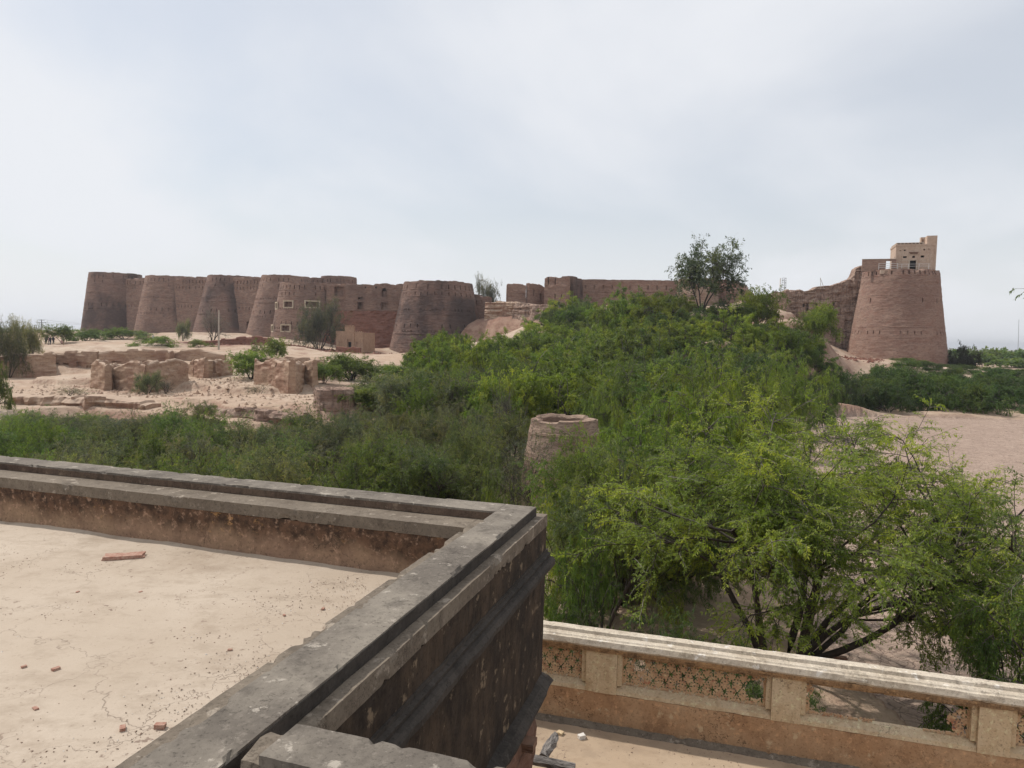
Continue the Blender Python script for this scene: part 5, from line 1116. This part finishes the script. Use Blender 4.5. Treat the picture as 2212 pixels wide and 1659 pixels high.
for i, (u, vt, Y_, r_, c_, lb) in enumerate(((1318, 900, 32, 46, G1, 'small leafy tree covering the right half of the well tower rim'),
    (1385, 905, 31, 105, G1, 'bright feathery tree hanging over the right side of the well tower'),
    (1470, 835, 38, 175, G1, 'wide layered green crown in the middle of the picture, dark underneath'),
    (1590, 800, 46, 150, G1, 'broad green crown behind and right of the wide layered one'),
    (1620, 850, 37, 95, G2, 'green crown rising just above the big forked tree'),
    (1390, 800, 52, 130, G2, 'darker tree behind the wide layered crown, left side'),
    (1320, 850, 47, 90, G1, 'green tree directly behind the well tower, right part'),
    (1670, 775, 58, 90, G1, 'green tree at the foot of the ridge beside the dry bed'),
    (1500, 765, 62, 150, G1, 'large light green crown at the foot of the ridge, centre'),
    (1740, 790, 70, 70, G2, 'tree standing on the near edge of the dry bed below the ridge'),
    (1390, 990, 27, 110, G3, 'olive green tree right of the well tower foot'),
    (1520, 960, 30, 120, G2, 'shaded green tree behind the left half of the big forked tree'))):
    putuv(NUMB[i % 2], u, vt, Y_, r_/1.2, c_, lb)
thicket([(U(1150, 60), 60), (U(1640, 62), 62), (U(1760, 84), 84), (U(1790, 104), 104), (U(1740, 126), 126), (U(1480, 120), 120), (U(1450, 160), 160), (U(1200, 160), 160), (U(1150, 100), 100)], 4.6, [MID[3], MID[1]], lambda x, y: min(2.6, ridge_h(x, y)), (2.6, 3.6), (G2, (.065, .085, .042), (.10, .12, .055)), 'low bush in the undergrowth between the trees of the ridge', 'undergrowth on the central ridge', seed=16, name='low_bush', skip=lambda x, y: nw(x, y) or ridge_h(x, y) < .8 or bedmask(x-1, y) > .3)
thicket([(U(1230, 20), 21), (U(1470, 20), 21), (U(1500, 30), 30), (U(1250, 30), 30)], 3.0, NEAR, lambda x, y: 4.0, (2.4, 3.2), (G1, G2, G3), 'green bush close behind the palace corner and balustrade', 'green bushes behind the palace corner', seed=8, skip=nw)
# right-hand bushes beyond the dry bed
thicket([(U(1800, 95.5), 95.5), (U(2300, 96), 96), (U(2300, 122), 122), (U(1990, 124), 124), (U(1830, 112), 112)], 5.0, [MID[3], UMB[1], MID[1]], lambda x, y: min(3.4, max(.9, PY(1950, 812-22*sm(2040, 1840, 1106+F*x/y), y)[2]-gz(x, y))), (3.6, 5.0), (G4, G2, (.085, .13, .045)), right_lab, None, seed=9, skip=lambda x, y: False)
thicket([(U(1880, 126), 126), (U(2260, 128), 128), (U(2280, 150), 150), (U(1940, 150), 150)], 6, [MID[3], MID[1]], lambda x, y: min(3.0, max(.7, PY(1950, 796, y)[2]-gz(x, y))), (3.0, 4.0), (G4, G2), 'bush in front of the red foot of the right-hand tower', 'bushes at the foot of the right tower', seed=10)
# trees and bushes one can single out
S_ = [(ROUND, 1520, 526, 119, 74, (.085, .102, .060), 'tall dark grey-green tree standing alone above the ridge against the sky', 'tree'),
      (TAM, 690, 654, 176, 44, (.085, .092, .062), 'wispy grey-green tree leaning in front of the bastion with framed windows', 'tamarisk_tree'),
      (TAM, 1056, 602, 204, 22, GB, 'bare branched tree showing above the wall right of the broad bastion', 'bare_tree'),
      (TAM, 14, 692, 99, 34, GB, 'gnarled half-bare tree at the left edge above the mud wall', 'bare_tree'),
      (TAM, 62, 692, 112, 28, GB, 'sparse grey tree right behind the gnarled one at the left edge', 'bare_tree'),
      (MID[2], 135, 703, 160, 30, G2, 'flat-topped dark tree left of the leftmost bastion', 'mesquite_tree'),
      (MID[0], 186, 712, 172, 38, G2, 'green bush at the foot of the leftmost bastion', 'mesquite_bush'),
      (MID[0], 268, 710, 185, 52, G1, 'wide green bush in front of the gap between the first two bastions', 'mesquite_bush'),
      (MID[1], 338, 727, 150, 42, G1, 'green bush below the sandy path in front of the second bastion', 'mesquite_bush'),
      (TAM, 395, 692, 178, 14, GB, 'thin grey sapling in front of the second curtain wall', 'sapling'),
      (BARE, 458, 660, 180, 30, GB, 'faint leafless tree left of the bare concrete pole', 'bare_tree'),
      (MID[1], 432, 734, 150, 26, G3, 'low yellowish bush left of the foot of the concrete pole', 'mesquite_bush'),
      (MID[1], 590, 733, 118, 50, G1, 'flat green canopy tree in front of the bank below the framed-window bastion', 'mesquite_tree'),
      (MID[2], 545, 762, 92, 60, G1, 'green tree with visible stems in the ruined town', 'mesquite_tree'),
      (TAM, 318, 804, 80, 26, GB, 'grey twiggy bush in front of the free-standing ruined house', 'bare_bush'),
      (BARE, 357, 815, 80, 16, GB, 'small bare shrub beside the grey twiggy bush', 'bare_bush'),
      (MID[0], 950, 742, 152, 42, G2, 'green domed tree in front of the broad bastion', 'mesquite_tree'),
      (SPARSE, 1020, 752, 160, 22, GB, 'grey scrubby bush right of the green domed tree', 'bare_bush'),
      (MID[0], 760, 768, 96, 84, G2, 'large green tree below the arched shrine', 'mesquite_tree'),
      (MID[2], 700, 785, 86, 34, G2, 'dark green tree beside the blocky mud ruin', 'mesquite_tree'),
      (MID[1], 860, 790, 100, 66, G1, 'green bush mass below the crumbled stump', 'mesquite_bush'),
      (BARE, 1000, 800, 56, 70, GB, 'half-dead tree with upright bare branches over the thicket', 'bare_tree'),
      (BARE, 1085, 812, 50, 40, GB, 'dead crooked branches rising at the right of the grey-green thicket', 'dead_tree'),
      (SPARSE, 1155, 935, 30, 60, GB, 'thin dark sapling in front of the round well tower', 'sapling'),
      (MID[3], 2080, 752, 176, 30, GD, 'black drooping bush hugging the right foot of the right-hand tower', 'dark_bush'),
      (MID[1], -10, 790, 62, 34, G2, 'dark bush cut by the left edge in front of the mud wall', 'mesquite_bush'),
      (MID[2], 1640, 628, 126, 60, G1, 'rounded treetop under the broken stepped wall', 'mesquite_tree'),
      (MID[0], 1762, 662, 125, 46, G1, 'tree covering the foot of the eroded wall', 'mesquite_tree'),
      (NEAR[1], 420, 872, 55, 60, G3, 'sparse yellow-green bush at the foot of the fluted retaining wall', 'mesquite_bush'),
      (SPARSE, 560, 830, 78, 30, GB, 'low dry shrub on the terrace below the green tree with stems', 'bare_bush'),
      (SPARSE, 150, 835, 72, 40, GB, 'dry scrub on the red bank at the lower left of the ruins', 'bare_bush')]
for (k, u, vt, Y_, r_, c_, lb, nm) in S_: putuv(k, u, vt, Y_, r_, c_, lb, name=nm, cat='tree' if 'tree' in nm else ('sapling' if nm == 'sapling' else 'bush'))
# young branch tips at the parapet corner
putuv(NEAR[2], 1075, 1062, 17, 45, G1, 'bright young green shoots just beyond the parapet corner', name='mesquite_bush', cat='bush')
# far plain
for i in range(110):
    left = i % 3 == 0; Y_ = vr.choice([vr.uniform(300, 600), vr.uniform(500, 1400)])
    u = vr.uniform(-80, 190) if left else vr.uniform(2050, 2290)
    x_ = U(u, Y_)
    if not left and Y_ < 260: continue
    put(FARS[i % 2], x_, Y_, None, vr.uniform(5, 9), G2, 'scrubby tree on the flat plain near the ' + ('left' if left else 'right') + ' horizon', 'tree', 'trees on the far plain at the ' + ('left' if left else 'right'), 'plain_tree', h=vr.uniform(3.5, 7))
for (u, v, Y_, r_) in ((2080, 757, 300, 30), (2125, 755, 320, 30), (2170, 757, 310, 26), (2205, 760, 290, 30), (2190, 775, 240, 40), (2110, 765, 260, 34)):
    putuv(FARS[0], u, v, Y_, r_, G2, 'scrub clump behind the sandy path at the right edge', name='mesquite_bush', cat='bush', group='scrub behind the path at the right edge')

# ------------------------------------------------------------------ poles, masts, people
p = PY(472.5, 745, 140); pt_ = PY(472.5, 670, 140)
o = MB().tube((p[0], p[1], p[2]-1), (p[0]+.05, p[1], pt_[2]), .2, .13, 8).build('concrete_pole', M_CONC); tag(o, 'bare pale concrete pole standing on the slope in front of the third bastion', 'pole')
pp = PY(90, 712, 420); pt_ = PY(90, 690, 420)
e = empty('power_pole', (pp[0], pp[1], pp[2]-2)); tag(e, 'distant power pole with two crossarms near the left horizon', 'power pole')
MB().tube((pp[0], pp[1], pp[2]-2), (pp[0], pp[1], pt_[2]), .3, .22, 6).build('shaft', M_STEEL, e)
MB().box(pp[0]-2.7, pp[0]+2.7, pp[1]-.15, pp[1]+.15, pt_[2]-2.0, pt_[2]-1.7).build('crossarm', M_STEEL, e)
MB().box(pp[0]-1.8, pp[0]+1.8, pp[1]-.15, pp[1]+.15, pt_[2]-.5, pt_[2]-.2).build('crossarm', M_STEEL, e)
for dz, dx in ((-1.6, 2.4), (-.1, 1.6)):
    q = PY(260, 699+dz, 460); mb = MB(); P_ = [np.array([pp[0]+dx, pp[1], pt_[2]+dz])*(1-t)+np.array([q[0], q[1], q[2]])*t-np.array([0, 0, 4*1.2*t*(1-t)]) for t in np.linspace(0, 1, 9)]
    for a, b in zip(P_[:-1], P_[1:]): mb.tube(a, b, .035, .035, 4, False)
    mb.build('wire', M_STEEL, e)
def lattice(u, vt, vb, Yd, w, name, label):
    a = PY(u, vb, Yd); b = PY(u, vt, Yd); e = empty(name, (a[0], a[1], a[2]-10)); tag(e, label, 'mast'); mb = MB()
    for sx_ in (-1, 1):
        for sy_ in (-1, 1): MB().tube((a[0]+sx_*w, a[1]+sy_*w, a[2]-10), (a[0]+sx_*w*.8, a[1]+sy_*w*.8, b[2]), .09, .08, 4).build('leg', M_STEEL, e)
    n_ = 9; hs_ = np.linspace(a[2]-2, b[2], n_)
    for i in range(n_-1):
        s_ = 1 if i % 2 else -1
        mb = MB().tube((a[0]-w*s_*.9, a[1]-w, hs_[i]), (a[0]+w*s_*.9, a[1]-w, hs_[i+1]), .06, .06, 4).tube((a[0]-w*.9, a[1]-w, hs_[i+1]), (a[0]+w*.9, a[1]-w, hs_[i+1]), .08, .08, 4)
        mb.build('brace', M_STEEL, e)
    for k in (0, 3, 6): MB().box(a[0]-w-.5, a[0]-w-.2, a[1]-.3, a[1]+.3, b[2]-1.5-k*.5, b[2]-k*.5).build('antenna_panel', M_WHITE, e)
lattice(1691, 601, 632, 330, 1.1, 'telecom_mast', 'pale lattice telecom mast behind the low ruined wall at the gap')
a = PY(1774, 612, 186)
o = MB().tube(a-[0, 0, 1.5], PY(1772, 600, 186), .07, .05, 5).tube(a-[-.9, 0, 1.5], PY(1772, 600, 186), .06, .05, 5).build('wooden_tripod', M_CONC); tag(o, 'thin leaning stick frame on top of the eroded wall', 'frame')
a = PY(2200, 752, 700); o = MB().tube((a[0], a[1], 0), PY(2201, 690, 700), .25, .15, 5).build('distant_mast', M_STEEL); tag(o, 'very thin distant mast by the right edge of the horizon', 'mast')

M_SKIN = mat_simple('skin', (.20, .115, .075), None, 3); M_HAIR = mat_simple('hair', (.015, .012, .01), None, 3)
CL = {k: mat_simple('cloth_'+k, c, None, 5) for k, c in dict(dark=(.03, .03, .04), grey=(.16, .15, .15), pink=(.45, .28, .26), white=(.7, .7, .7), olive=(.12, .15, .07), navy=(.03, .04, .07), tan=(.34, .26, .18)).items()}
def person_mesh(pose):
    J = dict(pel=(0, 0, .95), ch=(0, 0, 1.3), nk=(0, -.01, 1.5), hd=(0, -.03, 1.62), ht=(0, -.02, 1.72), sl=(-.19, 0, 1.43), sr=(.19, 0, 1.43), el=(-.27, .02, 1.15), er=(.27, .02, 1.15), hl=(-.28, -.06, .88), hr=(.28, -.06, .88),
             tl=(-.1, 0, .9), tr=(.1, 0, .9), kl=(-.12, -.03, .5), kr=(.12, -.03, .5), fl=(-.13, .02, .08), fr=(.13, .02, .08), ol=(-.14, -.13, .03), orr=(.14, -.13, .03))
    if pose == 'walk': J.update(kl=(-.11, -.18, .52), fl=(-.11, -.12, .1), ol=(-.11, -.27, .05), fr=(.12, .25, .12), orr=(.12, .13, .03), hl=(-.26, .14, .9), hr=(.26, -.2, .95))
    if pose == 'sit': J = {k: (v[0], v[1]+(.0 if v[2] > .8 else -.0), v[2]-.62 if v[2] > .8 else v[2]) for k, v in J.items()}; J.update(kl=(-.16, -.38, .48), kr=(.16, -.38, .48), fl=(-.14, -.32, .08), fr=(.14, -.32, .08), ol=(-.14, -.46, .03), orr=(.14, -.46, .03), hl=(-.15, -.38, .52), hr=(.15, -.38, .52))
    R_ = dict(pel=.155, ch=.165, nk=.06, hd=.095, ht=.08, sl=.075, sr=.075, el=.05, er=.05, hl=.035, hr=.035, tl=.11, tr=.11, kl=.075, kr=.075, fl=.055, fr=.055, ol=.04, orr=.04)
    E_ = [('pel', 'ch'), ('ch', 'nk'), ('nk', 'hd'), ('hd', 'ht'), ('ch', 'sl'), ('ch', 'sr'), ('sl', 'el'), ('sr', 'er'), ('el', 'hl'), ('er', 'hr'), ('pel', 'tl'), ('pel', 'tr'), ('tl', 'kl'), ('tr', 'kr'), ('kl', 'fl'), ('kr', 'fr'), ('fl', 'ol'), ('fr', 'orr')]
    ks_ = list(J); me = bpy.data.meshes.new('body'); me.from_pydata([J[k] for k in ks_], [(ks_.index(a), ks_.index(b)) for a, b in E_], [])
    o = bpy.data.objects.new('tmp', me); SC.collection.objects.link(o); o.modifiers.new('s', 'SKIN'); 
    lay = me.skin_vertices[0] if me.skin_vertices else None
    if lay is None:
        import bmesh; bm = bmesh.new(); bm.from_mesh(me); bm.verts.layers.skin.verify(); bm.to_mesh(me); bm.free(); lay = me.skin_vertices[0]
    for i, k in enumerate(ks_): lay.data[i].radius = (R_[k], R_[k])
    lay.data[0].use_root = True; sb = o.modifiers.new('b', 'SUBSURF'); sb.levels = 1; sb.render_levels = 1
    dg = bpy.context.evaluated_depsgraph_get(); dg.update(); m2 = bpy.data.meshes.new_from_object(o.evaluated_get(dg)); bpy.data.objects.remove(o)
    return m2, J
PM = {k: person_mesh(k) for k in ('stand', 'walk', 'sit')}
def person(u, v, Yd, pose, top, bot, label, rz=0, sc=1.0, group=None):
    p = PY(u, v, Yd); zg = gz(p[0], p[1]); m0, J = PM[pose]; me = m0.copy(); me.name = 'person'
    for m in (CL[top], CL[bot], M_SKIN, M_HAIR): me.materials.append(m)
    hd = J['nk'][2]; hp = J['pel'][2]; co = np.zeros(len(me.vertices)*3, np.float32); me.vertices.foreach_get('co', co); co = co.reshape(-1, 3)
    for q in me.polygons:
        c = q.center; q.use_smooth = True
        q.material_index = (3 if (c.z > hd+.13 or (c.z > hd+.04 and c.y > 0)) else 2) if c.z > hd+.0 else (2 if abs(c.x) > .245 and c.z < hp+.02 and pose != 'sit' else (0 if c.z > hp-.08 else 1))
    o = link('person', me); o.location = (p[0], p[1], zg+0.0); o.rotation_euler = (0, 0, rz); o.scale = (sc,)*3; tag(o, label, 'person', group); return o
for a in ((100, 744, 152, 'walk', 'dark', 'dark', 'person in dark clothes at the left of the group by the bare tree', .4), (105.5, 745, 150, 'stand', 'pink', 'dark', 'person in a pale pink top standing in the small group at the left', 2), (109, 747, 147, 'walk', 'dark', 'navy', 'person in black walking nearest the mud wall', 1.2),
          (115.5, 741, 156, 'stand', 'dark', 'dark', 'person dressed all in black left of the flat-topped tree', 3), (137, 742, 152, 'stand', 'olive', 'tan', 'person in an olive top standing at the start of the sandy path', 2.5), (134, 741, 154, 'sit', 'pink', 'grey', 'person sitting beside the one in the olive top', 1),
          (321, 720, 178, 'stand', 'tan', 'olive', 'person on the path in front of the second bastion, left one of two', .5), (331, 720, 178, 'stand', 'white', 'grey', 'person in a light top on the path in front of the second bastion', 1),
          (1208, 652, 183, 'sit', 'white', 'dark', 'person in a white shirt sitting at the foot of the square brick stub', .3),
          (2121, 788, 235, 'walk', 'dark', 'grey', 'largest dark figure walking on the sandy path at the far right', 1), (2103, 784, 262, 'stand', 'dark', 'dark', 'tiny dark figure on the far right path next to the tower', 1), (2108, 784, 262, 'walk', 'navy', 'dark', 'tiny figure in navy beside another on the far right path', 0)):
    person(a[0], a[1], a[2], *a[3:])
# rubble: stones too many to count round the ruins and the red banks
def rubble(name, spots, label, smin, smax, seed, mat):
    r_ = np.random.default_rng(seed); V = []; X_ = []; 
    for (u, v, Yd, rad, n) in spots:
        p = PY(u, v, Yd); a = r_.uniform(0, 6.28, n); r = rad*np.sqrt(r_.random(n)); X_.append(np.stack([p[0]+r*np.cos(a), p[1]+r*np.sin(a)*.8], 1))
    X_ = np.vstack(X_); n = len(X_); zz = ground(X_[:, 0], X_[:, 1]); s = r_.uniform(smin, smax, n)*r_.random(n)
    oc = np.array([(1, 0, 0), (0, 1, 0), (-1, 0, 0), (0, -1, 0), (0, 0, .8), (0, 0, -.5)]); V = oc[None]*s[:, None, None]*(1+.35*r_.normal(size=(n, 6, 1)))
    V += np.concatenate([X_, zz[:, None]], 1)[:, None]
    fo = np.array([(0, 1, 4), (1, 2, 4), (2, 3, 4), (3, 0, 4), (1, 0, 5), (2, 1, 5), (3, 2, 5), (0, 3, 5)]); f = (fo[None]+6*np.arange(n)[:, None, None]).reshape(-1, 3)
    o = link(name, mesh(name, V.reshape(-1, 3), f, mat)); tag(o, label, 'rubble', kind='stuff')
rubble('rubble', [(300, 835, 84, 14, 700), (430, 830, 84, 10, 600), (640, 850, 70, 8, 300), (140, 850, 76, 9, 300), (600, 890, 58, 7, 250), (250, 880, 60, 9, 250)], 'pale stones and lumps of mud brick strewn between the ruins', .06, .34, 5, M_MUD)
rubble('brick_rubble', [(870, 760, 168, 9, 1500), (700, 752, 168, 10, 1200), (800, 765, 160, 12, 900), (1010, 758, 164, 9, 900), (1780, 800, 140, 11, 1500), (1930, 795, 162, 13, 1200), (560, 742, 165, 12, 900)], 'broken red bricks heaped at the feet of the fort walls', .12, .6, 6, M_RED)

# ------------------------------------------------------------------ haze
hm = bpy.data.materials.new('haze'); hm.use_nodes = True; t_ = hm.node_tree; t_.nodes.clear()
o_ = t_.nodes.new('ShaderNodeOutputMaterial'); pv = t_.nodes.new('ShaderNodeVolumePrincipled')
pv.inputs['Color'].default_value = (.86, .89, .95, 1); pv.inputs['Density'].default_value = .0002; pv.inputs['Anisotropy'].default_value = .35
t_.links.new(pv.outputs[0], o_.inputs['Volume'])
hb = MB().box(-9500, 9500, -9500, 9500, -3, 62).build('haze', hm); hb['kind'] = 'stuff'
